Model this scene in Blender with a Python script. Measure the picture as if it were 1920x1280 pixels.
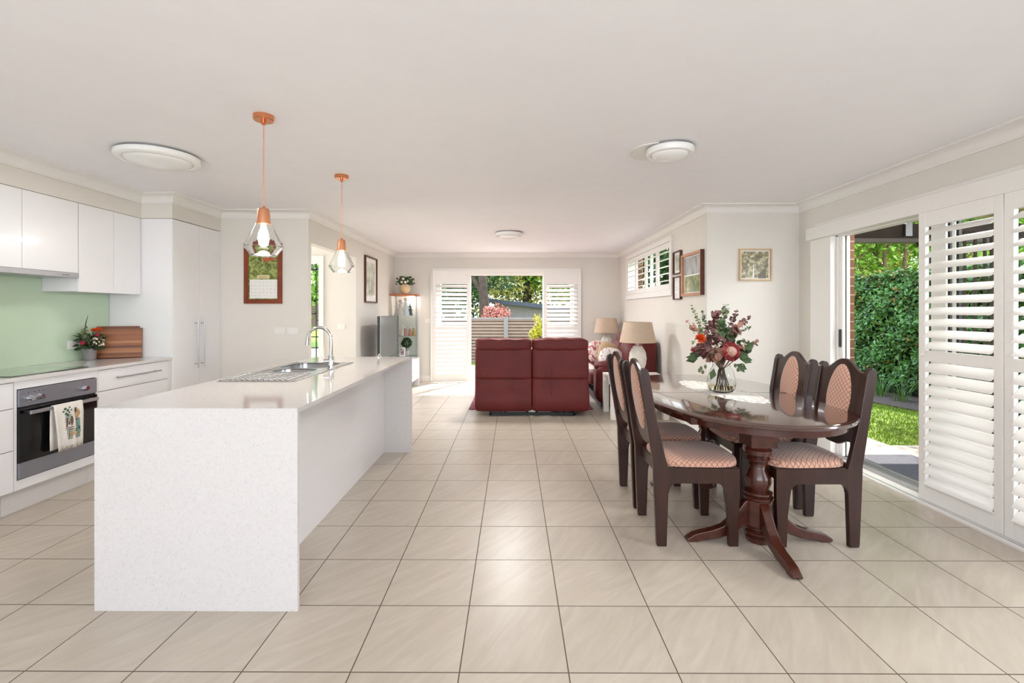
import bpy, bmesh, math, random
from mathutils import Vector, Matrix
random.seed(7)
R = math.radians
sc = bpy.context.scene
for o in list(bpy.data.objects): bpy.data.objects.remove(o)
C = sc.collection

# ------------------------------------------------------------------ camera, sky, sun, fill lights, exposure
H = 1.324
cam = bpy.data.objects.new('camera', bpy.data.cameras.new('camera')); C.objects.link(cam)
YAW = 0.0045
cam.location = (0, 0, H); cam.rotation_euler = (R(90), 0, YAW)
F = 904.0
cam.data.sensor_width = 36; cam.data.lens = F/1920*36
cam.data.shift_x = -(962-F*math.tan(YAW)-960)/1920
cam.data.shift_y = -(640-583)/1920
cam.data.clip_start = .05; cam.data.clip_end = 300
sc.camera = cam
sc.view_settings.view_transform = 'Standard'; sc.view_settings.look = 'None'
sc.view_settings.gamma = 1; sc.view_settings.use_curve_mapping = False
sc.view_settings.exposure = 0.92

w = bpy.data.worlds.new('sky'); sc.world = w; w.use_nodes = True
wn = w.node_tree.nodes; wl = w.node_tree.links
bg = wn['Background']; bg.inputs[1].default_value = 3.0
tc = wn.new('ShaderNodeTexCoord'); sx = wn.new('ShaderNodeSeparateXYZ'); rp = wn.new('ShaderNodeValToRGB')
wl.new(tc.outputs['Generated'], sx.inputs[0]); wl.new(sx.outputs['Z'], rp.inputs[0]); wl.new(rp.outputs[0], bg.inputs[0])
rp.color_ramp.elements[0].color = (.86, .90, .95, 1); rp.color_ramp.elements[1].color = (.42, .60, .95, 1)
rp.color_ramp.elements[0].position = .05

def light(kind, name, loc, energy, col=(1, 1, 1), rot=(0, 0, 0), size=1, sy=None, **k):
    d = bpy.data.lights.new(name, kind); d.energy = energy; d.color = col
    if kind == 'AREA':
        d.shape = 'RECTANGLE'; d.size = size; d.size_y = sy or size
    elif kind == 'POINT': d.shadow_soft_size = size
    o = bpy.data.objects.new(name, d); C.objects.link(o); o.location = loc; o.rotation_euler = rot
    return o
sun = light('SUN', 'sun', (0, 0, 20), 7, (1, .95, .86))
sdir = Vector((.30, .60, .74)).normalized()
sun.rotation_euler = sdir.to_track_quat('Z', 'Y').to_euler(); sun.data.angle = R(.6)
# added unseen fill light behind the camera, standing in for window daylight
light('AREA', 'rear_opening_fill', (-.2, -2.45, 1.25), 34, (.88, .95, 1), (R(-152), 0, R(180)), 5.0, 1.5)
# added fill lights hidden above the back doors and under the verandah
light('AREA', 'back_doors_fill', (-.14, 9.75, 2.85), 110, (.93, .97, 1), (R(-62), 0, 0), 2.6, 1.2)
light('AREA', 'verandah_fill', (3.75, 2.4, 2.34), 46, (.92, .965, 1), (0, R(70), 0), .25, 3.6)
light('AREA', 'entry_fill', (-5.9, 6.1, 1.3), 45, (.95, .98, 1), (0, R(-90), 0), 2.0, 1.3)  # added out of view to brighten the dark hall

# ------------------------------------------------------------------ materials
def lin(c):
    c = c/255
    return c/12.92 if c <= .04045 else ((c+.055)/1.055)**2.4
def L(r, g, b): return (lin(r), lin(g), lin(b), 1)
MATS = {}
def mat(name, rgb, rough=.5, metal=0, spec=.5, trans=0, ior=1.45, emit=None, es=0, noise=.04, nscale=6, coat=0, bump=0, bscale=40, alpha=1, sheen=0, stretch=None):
    m = bpy.data.materials.new(name); m.use_nodes = True; nt = m.node_tree; N = nt.nodes; K = nt.links
    b = N['Principled BSDF']; I = b.inputs
    I['Roughness'].default_value = rough; I['Metallic'].default_value = metal; I['Specular IOR Level'].default_value = spec
    I['Transmission Weight'].default_value = trans; I['IOR'].default_value = ior; I['Coat Weight'].default_value = coat
    I['Coat Roughness'].default_value = .05; I['Alpha'].default_value = alpha; I['Sheen Weight'].default_value = sheen
    if emit: I['Emission Color'].default_value = emit; I['Emission Strength'].default_value = es
    col = L(*rgb)
    t = N.new('ShaderNodeTexCoord'); vec = t.outputs['Object']
    if stretch:
        mp = N.new('ShaderNodeMapping'); mp.inputs['Scale'].default_value = stretch; K.new(vec, mp.inputs[0]); vec = mp.outputs[0]
    if noise:
        n = N.new('ShaderNodeTexNoise'); n.inputs['Scale'].default_value = nscale; n.inputs['Detail'].default_value = 4
        K.new(vec, n.inputs['Vector'])
        r = N.new('ShaderNodeValToRGB'); K.new(n.outputs['Fac'], r.inputs[0])
        r.color_ramp.elements[0].position = .3; r.color_ramp.elements[1].position = .7
        r.color_ramp.elements[0].color = tuple(min(1, c*(1-noise)) for c in col[:3])+(1,)
        r.color_ramp.elements[1].color = tuple(min(1, c*(1+noise)) for c in col[:3])+(1,)
        K.new(r.outputs[0], I['Base Color'])
    else: I['Base Color'].default_value = col
    if bump:
        n2 = N.new('ShaderNodeTexNoise'); n2.inputs['Scale'].default_value = bscale; K.new(vec, n2.inputs['Vector'])
        bp = N.new('ShaderNodeBump'); bp.inputs['Strength'].default_value = bump; bp.inputs['Distance'].default_value = .01
        K.new(n2.outputs['Fac'], bp.inputs['Height']); K.new(bp.outputs[0], I['Normal'])
    MATS[name] = m; return m
def math_(N, K, op, a, b=None, c=None):
    n = N.new('ShaderNodeMath'); n.operation = op
    for i, v in enumerate((a, b, c)):
        if v is None: continue
        if isinstance(v, (int, float)): n.inputs[i].default_value = v
        else: K.new(v, n.inputs[i])
    return n.outputs[0]
def mixc(N, K, f, a, b):
    n = N.new('ShaderNodeMix'); n.data_type = 'RGBA'
    if isinstance(f, (int, float)): n.inputs[0].default_value = f
    else: K.new(f, n.inputs[0])
    for i, v in ((6, a), (7, b)):
        if isinstance(v, tuple): n.inputs[i].default_value = v
        else: K.new(v, n.inputs[i])
    return n.outputs[2]
def ramp(N, K, f, stops, const=False):
    r = N.new('ShaderNodeValToRGB'); K.new(f, r.inputs[0]); cr = r.color_ramp
    if const: cr.interpolation = 'CONSTANT'
    cr.elements[0].position, cr.elements[0].color = stops[0]
    cr.elements[1].position, cr.elements[1].color = stops[-1]
    for p, c in stops[1:-1]:
        e = cr.elements.new(p); e.color = c
    return r.outputs[0]

paint = mat('ceiling_paint', (247, 245, 247), .7, noise=.01)
trimw = mat('trim_white', (236, 233, 228), .45, noise=.01)
wallp = mat('wall_paint', (226, 221, 213), .75, noise=.012)
gloss = mat('cabinet_gloss_white', (238, 236, 237), .2, noise=.006, coat=.3)
kickm = mat('kick_white', (226, 223, 220), .35, noise=.01)
steel = mat('brushed_steel', (176, 176, 180), .3, 1, noise=.06, nscale=30, stretch=(1, 1, 20))
steelp = mat('oven_steel', (150, 152, 162), .32, .85, noise=.05, nscale=30, stretch=(1, 1, 20))
chrome = mat('chrome', (215, 215, 218), .07, 1, noise=.01)
sinkm = mat('sink_steel', (168, 168, 168), .22, 1, noise=.02)
blackg = mat('black_glass', (10, 10, 12), .06, spec=.6, noise=.02)
hobm = mat('hob_glass', (14, 16, 15), .05, spec=.9, noise=.02, coat=1)
blackp = mat('black_plastic', (20, 20, 22), .45, noise=.1)
copper = mat('copper', (224, 150, 108), .2, 1, noise=.04)
coppers = mat('copper_brushed', (222, 156, 118), .4, .85, noise=.05)
glassm = mat('clear_glass', (250, 251, 251), .0, trans=1, ior=1.27, noise=0)
glassv = mat('vase_glass', (250, 252, 252), .0, trans=1, ior=1.25, noise=0)
glassc = mat('cabinet_glass', (240, 250, 250), .0, trans=1, ior=1.05, noise=0)
waterm = mat('water', (232, 226, 190), .0, trans=1, ior=1.2, noise=0)
bulbm = mat('bulb_glow', (255, 240, 215), .4, emit=(1, .86, .66, 1), es=9, noise=.02)
opal = mat('opal_diffuser', (244, 243, 240), .25, noise=.01, coat=.3)
pinkl = mat('leather', (96, 32, 30), .5, noise=.14, nscale=4, bump=.12, bscale=160, spec=.35)
leath2 = mat('leather_seam', (64, 18, 20), .55, noise=.1)
cream = mat('lamp_shade_linen', (200, 178, 156), .8, noise=.07, nscale=60, bump=.2, bscale=300)
ceram = mat('carved_white_ceramic', (236, 230, 220), .5, noise=.08, nscale=20, bump=.8, bscale=50)
mahog = mat('mahogany', (49, 23, 15), .32, noise=.35, nscale=3, coat=.12, stretch=(6, 6, 1))
mahog2 = mat('mahogany_table', (70, 30, 19), .25, noise=.28, nscale=3, coat=.5, stretch=(8, 1.2, 8))
mtop = mat('mahogany_top', (64, 33, 25), .16, noise=.25, nscale=3, coat=1, spec=1, stretch=(10, 1, 1))
frameb = mat('frame_brown_wood', (84, 40, 26), .45, noise=.25, nscale=8, stretch=(1, 1, 6))
framec = mat('calendar_frame_wood', (128, 58, 28), .45, noise=.25, nscale=8)
framep = mat('frame_pinkish_wood', (196, 146, 118), .5, noise=.12, nscale=10)
framel = mat('frame_pale_wood', (206, 178, 140), .5, noise=.12, nscale=10)
paper = mat('paper_white', (238, 236, 232), .8, noise=.01)
lace = mat('lace_cotton', (243, 238, 230), .9, noise=.03, nscale=60, bump=.3, bscale=200)
whitef = mat('white_laminate', (240, 240, 244), .3, noise=.01)
whitewood = mat('washed_white_wood', (236, 230, 222), .5, noise=.05, nscale=20, stretch=(1, 1, 5))
green1 = mat('leaf_green', (66, 88, 52), .55, noise=.3, nscale=14)
green2 = mat('leaf_sage', (112, 124, 88), .6, noise=.2, nscale=14)
plum = mat('leaf_plum', (96, 62, 58), .6, noise=.3, nscale=14)
rust = mat('leaf_dusty_pink', (150, 108, 92), .6, noise=.25, nscale=14)
stemm = mat('stem_brown', (86, 66, 48), .6, noise=.2)
petalp = mat('protea_pink', (190, 86, 88), .6, noise=.2, nscale=20)
petalc = mat('protea_centre', (186, 150, 134), .9, noise=.4, nscale=120)
orangem = mat('orange_petal', (226, 88, 24), .6, noise=.2, nscale=30)
redm = mat('red_petal', (170, 24, 60), .6, noise=.2, nscale=30)
whitep = mat('white_petal', (240, 232, 214), .7, noise=.05)
figs = [mat('porcelain_%d' % i, c, .35, noise=.15, nscale=60) for i, c in enumerate([(232, 214, 208), (206, 132, 122), (196, 160, 92), (98, 92, 120), (236, 234, 232)])]
concrete = mat('concrete_paving', (140, 130, 121), .85, noise=.08, nscale=9)
matm = mat('door_mat_charcoal', (78, 78, 86), .95, noise=.3, nscale=120)
grassm = mat('lawn_grass', (104, 126, 26), .9, noise=.45, nscale=14)
bladem = mat('grass_blade', (122, 146, 30), .8, noise=.35, nscale=8)
mulch = mat('garden_mulch', (92, 78, 66), .95, noise=.5, nscale=30, bump=1, bscale=40)
hedgel = mat('hedge_leaf', (80, 120, 58), .3, noise=.6, nscale=6)
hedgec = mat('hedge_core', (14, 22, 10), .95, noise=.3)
hedgey = mat('hedge_sunlit_leaf', (160, 120, 50), .5, noise=.35, nscale=7)  # orange-yellow paints sunlight caught by the hedge top and edges
treel = mat('tree_leaf_bright', (116, 156, 44), .5, noise=.45, nscale=3)
treed = mat('tree_leaf_dark', (58, 86, 42), .55, noise=.5, nscale=2)
treey = mat('tree_leaf_olive', (158, 154, 70), .6, noise=.45, nscale=2)
pinkb = mat('bush_leaf_pink', (186, 122, 104), .6, noise=.4, nscale=6)
yellb = mat('bush_leaf_yellow', (170, 164, 44), .6, noise=.3, nscale=6)
strap = mat('strappy_leaf', (84, 122, 48), .5, noise=.35, nscale=6)
bark = mat('tree_bark', (126, 104, 76), .85, noise=.3, nscale=12, bump=.6, bscale=20)
barkd = mat('tree_bark_dark', (70, 58, 48), .9, noise=.3, nscale=6, bump=.6, bscale=20)
fencem = mat('fence_steel_tan', (134, 112, 95), .55, noise=.06)
fencep = mat('fence_post_grey', (122, 116, 112), .5, noise=.05)
shedw = mat('shed_wall_grey', (128, 120, 120), .8, noise=.05)
shedr = mat('shed_roof_slate', (62, 68, 80), .5, noise=.1)
soffit = mat('soffit_cream', (214, 196, 160), .7, noise=.05)
beamm = mat('verandah_beam_dark', (62, 50, 42), .6, noise=.2)
tvs = mat('tv_screen', (60, 68, 70), .22, spec=.5, noise=.02)
tvb = mat('tv_bezel', (52, 58, 60), .35, noise=.05)
blueb = mat('blue_plastic', (20, 96, 124), .5, noise=.08)

def tilefloor():
    m = bpy.data.materials.new('floor_tiles'); m.use_nodes = True; N = m.node_tree.nodes; K = m.node_tree.links; b = N['Principled BSDF']
    g = N.new('ShaderNodeNewGeometry'); s = N.new('ShaderNodeSeparateXYZ'); K.new(g.outputs['Position'], s.inputs[0])
    T = .4; ox = .2035; oy = .166
    ux = math_(N, K, 'DIVIDE', math_(N, K, 'SUBTRACT', s.outputs[0], ox-40), T)
    uy = math_(N, K, 'DIVIDE', math_(N, K, 'SUBTRACT', s.outputs[1], oy-40), T)
    def edge(u):
        f = math_(N, K, 'FRACT', u); return math_(N, K, 'MINIMUM', f, math_(N, K, 'SUBTRACT', 1, f))
    d = math_(N, K, 'MINIMUM', edge(ux), edge(uy))
    grout = math_(N, K, 'LESS_THAN', d, .0024/.4)
    cx = N.new('ShaderNodeCombineXYZ'); K.new(math_(N, K, 'FLOOR', ux), cx.inputs[0]); K.new(math_(N, K, 'FLOOR', uy), cx.inputs[1])
    wn_ = N.new('ShaderNodeTexWhiteNoise'); K.new(cx.outputs[0], wn_.inputs['Vector'])
    # sandstone veining, direction changes from tile to tile
    vr = N.new('ShaderNodeVectorRotate'); vr.rotation_type = 'Z_AXIS'
    K.new(g.outputs['Position'], vr.inputs['Vector'])
    rndstep = math_(N, K, 'MULTIPLY', math_(N, K, 'SUBTRACT', wn_.outputs['Value'], .5), .5)
    K.new(math_(N, K, 'ADD', rndstep, .65), vr.inputs['Angle'])
    add = N.new('ShaderNodeVectorMath'); add.operation = 'MULTIPLY_ADD'
    K.new(wn_.outputs['Color'], add.inputs[0]); add.inputs[1].default_value = (9, 9, 9); K.new(vr.outputs[0], add.inputs[2])
    mp = N.new('ShaderNodeMapping'); mp.inputs['Scale'].default_value = (22, 3.4, 1); K.new(add.outputs[0], mp.inputs[0])
    nz = N.new('ShaderNodeTexNoise'); nz.inputs['Scale'].default_value = 1; nz.inputs['Detail'].default_value = 5; nz.inputs['Distortion'].default_value = .8
    K.new(mp.outputs[0], nz.inputs['Vector'])
    c = ramp(N, K, nz.outputs['Fac'], [(.25, L(186, 174, 158)), (.5, L(194, 182, 166)), (.75, L(202, 191, 176))])
    tint = math_(N, K, 'ADD', .96, math_(N, K, 'MULTIPLY', wn_.outputs['Value'], .06))
    hv = N.new('ShaderNodeHueSaturation'); K.new(c, hv.inputs['Color']); K.new(tint, hv.inputs['Value'])
    K.new(mixc(N, K, grout, hv.outputs[0], L(92, 78, 64)), b.inputs['Base Color'])
    K.new(math_(N, K, 'ADD', .33, math_(N, K, 'MULTIPLY', grout, .5)), b.inputs['Roughness'])
    b.inputs['Specular IOR Level'].default_value = .6
    bp = N.new('ShaderNodeBump'); bp.inputs['Strength'].default_value = .4; bp.inputs['Distance'].default_value = .002
    K.new(math_(N, K, 'SUBTRACT', 1, grout), bp.inputs['Height']); K.new(bp.outputs[0], b.inputs['Normal'])
    return m
tiles = tilefloor()

def stone():
    m = bpy.data.materials.new('engineered_stone'); m.use_nodes = True; N = m.node_tree.nodes; K = m.node_tree.links; b = N['Principled BSDF']
    t = N.new('ShaderNodeTexCoord')
    v = N.new('ShaderNodeTexVoronoi'); v.inputs['Scale'].default_value = 170; K.new(t.outputs['Object'], v.inputs['Vector'])
    n = N.new('ShaderNodeTexNoise'); n.inputs['Scale'].default_value = 60; n.inputs['Detail'].default_value = 6; K.new(t.outputs['Object'], n.inputs['Vector'])
    c = ramp(N, K, v.outputs['Color'], [(.08, L(200, 196, 194)), (.3, L(219, 215, 213)), (1, L(223, 218, 217))])
    c2 = ramp(N, K, n.outputs['Fac'], [(.3, L(216, 212, 210)), (.7, L(225, 221, 219))])
    K.new(mixc(N, K, .5, c, c2), b.inputs['Base Color'])
    b.inputs['Roughness'].default_value = .06; b.inputs['Specular IOR Level'].default_value = .65
    return m
stonem = stone()

def fabric():
    m = bpy.data.materials.new('lattice_upholstery'); m.use_nodes = True; N = m.node_tree.nodes; K = m.node_tree.links; b = N['Principled BSDF']
    t = N.new('ShaderNodeTexCoord'); s = N.new('ShaderNodeSeparateXYZ'); K.new(t.outputs['UV'], s.inputs[0])
    a = math_(N, K, 'MULTIPLY', math_(N, K, 'ADD', s.outputs[0], s.outputs[1]), 33)
    c = math_(N, K, 'MULTIPLY', math_(N, K, 'SUBTRACT', s.outputs[0], s.outputs[1]), 33)
    def e(u):
        f = math_(N, K, 'FRACT', u); return math_(N, K, 'MINIMUM', f, math_(N, K, 'SUBTRACT', 1, f))
    d = math_(N, K, 'MINIMUM', e(a), e(c))
    mx = math_(N, K, 'MAXIMUM', e(a), e(c))
    col = ramp(N, K, d, [(0, L(150, 102, 84)), (.06, L(156, 108, 90)), (.12, L(204, 158, 136)), (.36, L(216, 172, 148)), (.42, L(176, 126, 106)), (1, L(176, 126, 106))])
    K.new(col, b.inputs['Base Color']); b.inputs['Roughness'].default_value = .75; b.inputs['Sheen Weight'].default_value = .3
    return m
latt = fabric()

def stripes(name, axis, cols, scale, rough=.45, jitter=1.3, bumpy=0):
    m = bpy.data.materials.new(name); m.use_nodes = True; N = m.node_tree.nodes; K = m.node_tree.links; b = N['Principled BSDF']
    t = N.new('ShaderNodeTexCoord'); s = N.new('ShaderNodeSeparateXYZ'); K.new(t.outputs['Object'], s.inputs[0])
    i = math_(N, K, 'FLOOR', math_(N, K, 'MULTIPLY', s.outputs[axis], scale))
    wn_ = N.new('ShaderNodeTexWhiteNoise'); wn_.noise_dimensions = '1D'; K.new(i, wn_.inputs['W'])
    mp = N.new('ShaderNodeMapping'); sc_ = [40, 40, 40]; sc_[1-axis if axis < 2 else 0] = 3; mp.inputs['Scale'].default_value = sc_ if axis < 2 else (4, 4, 60)
    K.new(t.outputs['Object'], mp.inputs[0]); n = N.new('ShaderNodeTexNoise'); n.inputs['Scale'].default_value = 1; K.new(mp.outputs[0], n.inputs['Vector'])
    v = math_(N, K, 'ADD', math_(N, K, 'MULTIPLY', wn_.outputs['Value'], .8), math_(N, K, 'MULTIPLY', n.outputs['Fac'], .25))
    k = len(cols)
    K.new(ramp(N, K, v, [(j/(k-1), c) for j, c in enumerate(cols)]), b.inputs['Base Color']); b.inputs['Roughness'].default_value = rough
    return m
boardm = stripes('acacia_strips', 2, [L(84, 44, 22), L(126, 72, 36), L(150, 88, 46), L(184, 128, 80)], 46)

def brick():
    m = bpy.data.materials.new('brick_brown'); m.use_nodes = True; N = m.node_tree.nodes; K = m.node_tree.links; b = N['Principled BSDF']
    g = N.new('ShaderNodeNewGeometry'); s = N.new('ShaderNodeSeparateXYZ'); K.new(g.outputs['Position'], s.inputs[0])
    row = math_(N, K, 'DIVIDE', s.outputs[2], .0815)
    fz = math_(N, K, 'FRACT', math_(N, K, 'ADD', row, 10))
    u = math_(N, K, 'ADD', math_(N, K, 'DIVIDE', math_(N, K, 'ADD', s.outputs[0], s.outputs[1]), .24), math_(N, K, 'MULTIPLY', math_(N, K, 'FLOOR', row), .5))
    fx = math_(N, K, 'FRACT', math_(N, K, 'ADD', u, 50))
    mort = math_(N, K, 'MAXIMUM', math_(N, K, 'LESS_THAN', fz, .13), math_(N, K, 'LESS_THAN', fx, .04))
    n = N.new('ShaderNodeTexNoise'); n.inputs['Scale'].default_value = 9; K.new(g.outputs['Position'], n.inputs['Vector'])
    c = ramp(N, K, n.outputs['Fac'], [(.3, L(92, 58, 36)), (.7, L(116, 76, 48))])
    K.new(mixc(N, K, mort, c, L(150, 130, 106)), b.inputs['Base Color']); b.inputs['Roughness'].default_value = .8
    return m
brickm = brick()

def blotch(name, stops, scale, detail=6, rough=.6, distort=0, stretch=(1, 1, 1)):
    m = bpy.data.materials.new(name); m.use_nodes = True; N = m.node_tree.nodes; K = m.node_tree.links; b = N['Principled BSDF']
    t = N.new('ShaderNodeTexCoord'); mp = N.new('ShaderNodeMapping'); mp.inputs['Scale'].default_value = stretch; K.new(t.outputs['Object'], mp.inputs[0])
    n = N.new('ShaderNodeTexNoise'); n.inputs['Scale'].default_value = scale; n.inputs['Detail'].default_value = detail; n.inputs['Distortion'].default_value = distort
    K.new(mp.outputs[0], n.inputs['Vector']); K.new(ramp(N, K, n.outputs['Fac'], stops), b.inputs['Base Color']); b.inputs['Roughness'].default_value = rough
    return m
calpic = blotch('printed_fern_photo', [(.3, L(60, 52, 30)), (.45, L(110, 120, 56)), (.55, L(150, 166, 88)), (.7, L(188, 186, 120))], 16, 6, distort=2)
artg = blotch('print_pale_green', [(.3, L(150, 158, 140)), (.5, L(196, 200, 184)), (.7, L(228, 224, 212))], 8, rough=.25)
artgrey = blotch('print_grey_trees', [(.3, L(120, 124, 124)), (.5, L(172, 174, 174)), (.7, L(210, 210, 208))], 6, rough=.1, stretch=(4, 4, 1))
artbush = blotch('print_bush_green', [(.3, L(92, 108, 76)), (.5, L(140, 150, 104)), (.7, L(198, 186, 142))], 9, rough=.1, distort=1)
artolive = blotch('print_olive_speckle', [(.35, L(96, 90, 66)), (.5, L(140, 132, 98)), (.62, L(196, 188, 150)), (.7, L(230, 224, 200))], 30, rough=.3)
floral = blotch('floral_cushion_print', [(.3, L(120, 48, 56)), (.42, L(196, 120, 124)), (.5, L(240, 222, 214)), (.62, L(236, 214, 208)), (.72, L(150, 90, 90))], 22, 4)
floralr = blotch('floral_throw_print', [(.35, L(196, 190, 186)), (.5, L(238, 232, 228)), (.62, L(170, 130, 130))], 30, 4)
rugm = blotch('rug_red_pattern', [(.35, L(104, 30, 44)), (.5, L(150, 66, 78)), (.6, L(206, 150, 156)), (.7, L(96, 30, 44))], 34, 3, .95)
splash = mat('splashback_green_glass', (196, 218, 190), .04, noise=.01, coat=1)
towelc = mat('towel_cotton', (238, 232, 224), .9, noise=.04, nscale=40, bump=.3, bscale=300)
towelb = mat('towel_shade_cotton', (214, 198, 172), .9, noise=.06)
inkg = mat('ink_green', (58, 96, 74), .8, noise=.3, nscale=50)
inkb = mat('ink_brown', (120, 84, 72), .8, noise=.35, nscale=50)
inkt = mat('ink_tan', (190, 160, 120), .8, noise=.3, nscale=40)
inkn = mat('ink_teal', (120, 160, 150), .8, noise=.3, nscale=40)
inkd = mat('ink_dark', (56, 60, 58), .8, noise=.2, nscale=40)

# ------------------------------------------------------------------ mesh builder
class MB:
    def __init__(s): s.v = []; s.f = []; s.uv = {}
    def box(s, x0, x1, y0, y1, z0, z1):
        b = len(s.v)
        s.v += [(x, y, z) for z in (z0, z1) for y in (y0, y1) for x in (x0, x1)]
        s.f += [tuple(b+i for i in q) for q in ((0, 2, 3, 1), (4, 5, 7, 6), (0, 1, 5, 4), (2, 6, 7, 3), (0, 4, 6, 2), (1, 3, 7, 5))]
        return s
    def prism(s, poly, axis, a0, a1):
        n = len(poly); b = len(s.v)
        for a in (a0, a1):
            for p, q in poly:
                s.v.append({'x': (a, p, q), 'y': (p, a, q), 'z': (p, q, a)}[axis])
        s.f.append(tuple(b+i for i in range(n))); s.f.append(tuple(b+n+i for i in reversed(range(n))))
        for i in range(n):
            j = (i+1) % n; s.f.append((b+i, b+n+i, b+n+j, b+j))
        return s
    def lathe(s, prof, cx=0, cy=0, cz=0, seg=32, cap=True, a0=0, a1=2*math.pi):
        b = len(s.v); n = len(prof)
        for k in range(seg):
            a = 2*math.pi*k/seg
            for r, z in prof: s.v.append((cx+r*math.cos(a), cy+r*math.sin(a), cz+z))
        for k in range(seg):
            k2 = (k+1) % seg
            for i in range(n-1): s.f.append((b+k*n+i, b+k2*n+i, b+k2*n+i+1, b+k*n+i+1))
        if cap:
            if prof[0][0] > 1e-6: s.f.append(tuple(b+k*n for k in reversed(range(seg))))
            if prof[-1][0] > 1e-6: s.f.append(tuple(b+k*n+n-1 for k in range(seg)))
        return s
    def tube(s, pts, r, seg=8, cap=True):
        pts = [Vector(p) for p in pts]; n = len(pts); b = len(s.v)
        rs = r if isinstance(r, (list, tuple)) else [r]*n
        up = None
        for i, p in enumerate(pts):
            t = (pts[min(i+1, n-1)]-pts[max(i-1, 0)]).normalized()
            if up is None: up = Vector((0, 0, 1)) if abs(t.z) < .9 else Vector((1, 0, 0))
            u = (up-t*up.dot(t))
            u = u.normalized() if u.length > 1e-6 else t.orthogonal().normalized()
            w_ = t.cross(u); up = u
            for k in range(seg):
                a = 2*math.pi*k/seg; s.v.append(tuple(p+(u*math.cos(a)+w_*math.sin(a))*rs[i]))
        for i in range(n-1):
            for k in range(seg):
                k2 = (k+1) % seg; s.f.append((b+i*seg+k, b+i*seg+k2, b+(i+1)*seg+k2, b+(i+1)*seg+k))
        if cap: s.f.append(tuple(b+k for k in reversed(range(seg)))); s.f.append(tuple(b+(n-1)*seg+k for k in range(seg)))
        return s
    def puff(s, c, d, n=5, res=8, fn=None):
        # rounded block: centre c, half sizes d
        idx = {}
        def vert(u):
            key = tuple(round(x, 5) for x in u)
            if key in idx: return idx[key]
            k = (abs(u[0])**n+abs(u[1])**n+abs(u[2])**n)**(1/n)
            p = [u[i]/k*d[i] for i in range(3)]
            if fn: p = fn(*p)
            idx[key] = len(s.v); s.v.append((c[0]+p[0], c[1]+p[1], c[2]+p[2])); return idx[key]
        g = [math.tan((-1+2*i/res)*math.pi/4) for i in range(res+1)]
        for ax in range(3):
            for sg in (-1, 1):
                for i in range(res):
                    for j in range(res):
                        q = []
                        for a, b_ in ((i, j), (i+1, j), (i+1, j+1), (i, j+1)):
                            u = [0, 0, 0]; u[ax] = sg; u[(ax+1) % 3] = g[a]; u[(ax+2) % 3] = g[b_]; q.append(vert(u))
                        s.f.append(tuple(q if sg > 0 else reversed(q)))
        return s
    def ball(s, c, r, seg=10, sz=1):
        prof = [(r*math.sin(math.pi*i/seg), -r*sz*math.cos(math.pi*i/seg)) for i in range(seg+1)]
        prof[0] = (0, prof[0][1]); prof[-1] = (0, prof[-1][1])
        return s.lathe(prof, c[0], c[1], c[2], seg=max(6, seg), cap=False)
    def leaf(s, p, d, nrm, ln, wd):
        d = Vector(d).normalized(); nrm = Vector(nrm); side = d.cross(nrm)
        side = side.normalized() if side.length > 1e-5 else d.orthogonal().normalized()
        p = Vector(p); b = len(s.v); up = side.cross(d)*wd*.25
        s.v += [tuple(p), tuple(p+d*ln*.5+side*wd*.5+up), tuple(p+d*ln), tuple(p+d*ln*.5-side*wd*.5+up)]
        s.f.append((b, b+1, b+2, b+3)); return s
    def disc(s, p, nrm, r, seg=8, asp=1.0):
        nrm = Vector(nrm).normalized(); u = nrm.orthogonal().normalized(); w_ = nrm.cross(u); p = Vector(p); b = len(s.v)
        for k in range(seg):
            a = 2*math.pi*k/seg; s.v.append(tuple(p+u*math.cos(a)*r+w_*math.sin(a)*r*asp+nrm*(.12*r*math.cos(2*a))))
        s.f.append(tuple(range(b, b+seg))); return s
    def xf(s, M, start=0):
        s.v[start:] = [tuple(M @ Vector(p)) for p in s.v[start:]]; return s
    def build(s, name, m, parent=None, bevel=0, smooth=None, seg=2, uvproj=None, recenter=True, local=False, solid=0):
        me = bpy.data.meshes.new(name)
        off = Vector((0, 0, 0))
        if parent is not None:
            if not local: off = worldloc(parent)
        elif recenter and s.v:
            xs = [v[0] for v in s.v]; ys = [v[1] for v in s.v]; zs = [v[2] for v in s.v]
            off = Vector(((min(xs)+max(xs))/2, (min(ys)+max(ys))/2, min(zs)))
        me.from_pydata([(v[0]-off[0], v[1]-off[1], v[2]-off[2]) for v in s.v], [], s.f)
        if smooth is not None:
            me.polygons.foreach_set('use_smooth', [True]*len(me.polygons))
            if smooth < 180: me.set_sharp_from_angle(angle=R(smooth))
        if uvproj:
            uv = me.uv_layers.new(name='UVMap')
            for lp in me.loops:
                uv.data[lp.index].uv = uvproj(*me.vertices[lp.vertex_index].co)
        me.validate(); me.update()
        bm_ = bmesh.new(); bm_.from_mesh(me); bmesh.ops.recalc_face_normals(bm_, faces=bm_.faces) if not getattr(s, 'raw', False) else None
        bm_.to_mesh(me); bm_.free()
        me.materials.append(m)
        o = bpy.data.objects.new(name, me); C.objects.link(o)
        if parent is not None: o.parent = parent
        else: o.location = off
        if bevel:
            b = o.modifiers.new('edge', 'BEVEL'); b.width = bevel; b.segments = seg; b.limit_method = 'ANGLE'; b.angle_limit = R(40)
            me.polygons.foreach_set('use_smooth', [True]*len(me.polygons)); b.harden_normals = True
        if solid:
            b = o.modifiers.new('thick', 'SOLIDIFY'); b.thickness = solid
        return o
def worldloc(o):
    p = Vector((0, 0, 0))
    while o is not None: p = p+o.location; o = o.parent
    return p
def tag(o, label=None, cat=None, group=None, kind=None):
    if label: o['label'] = label
    if cat: o['category'] = cat
    if group: o['group'] = group
    if kind: o['kind'] = kind
    return o
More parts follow.
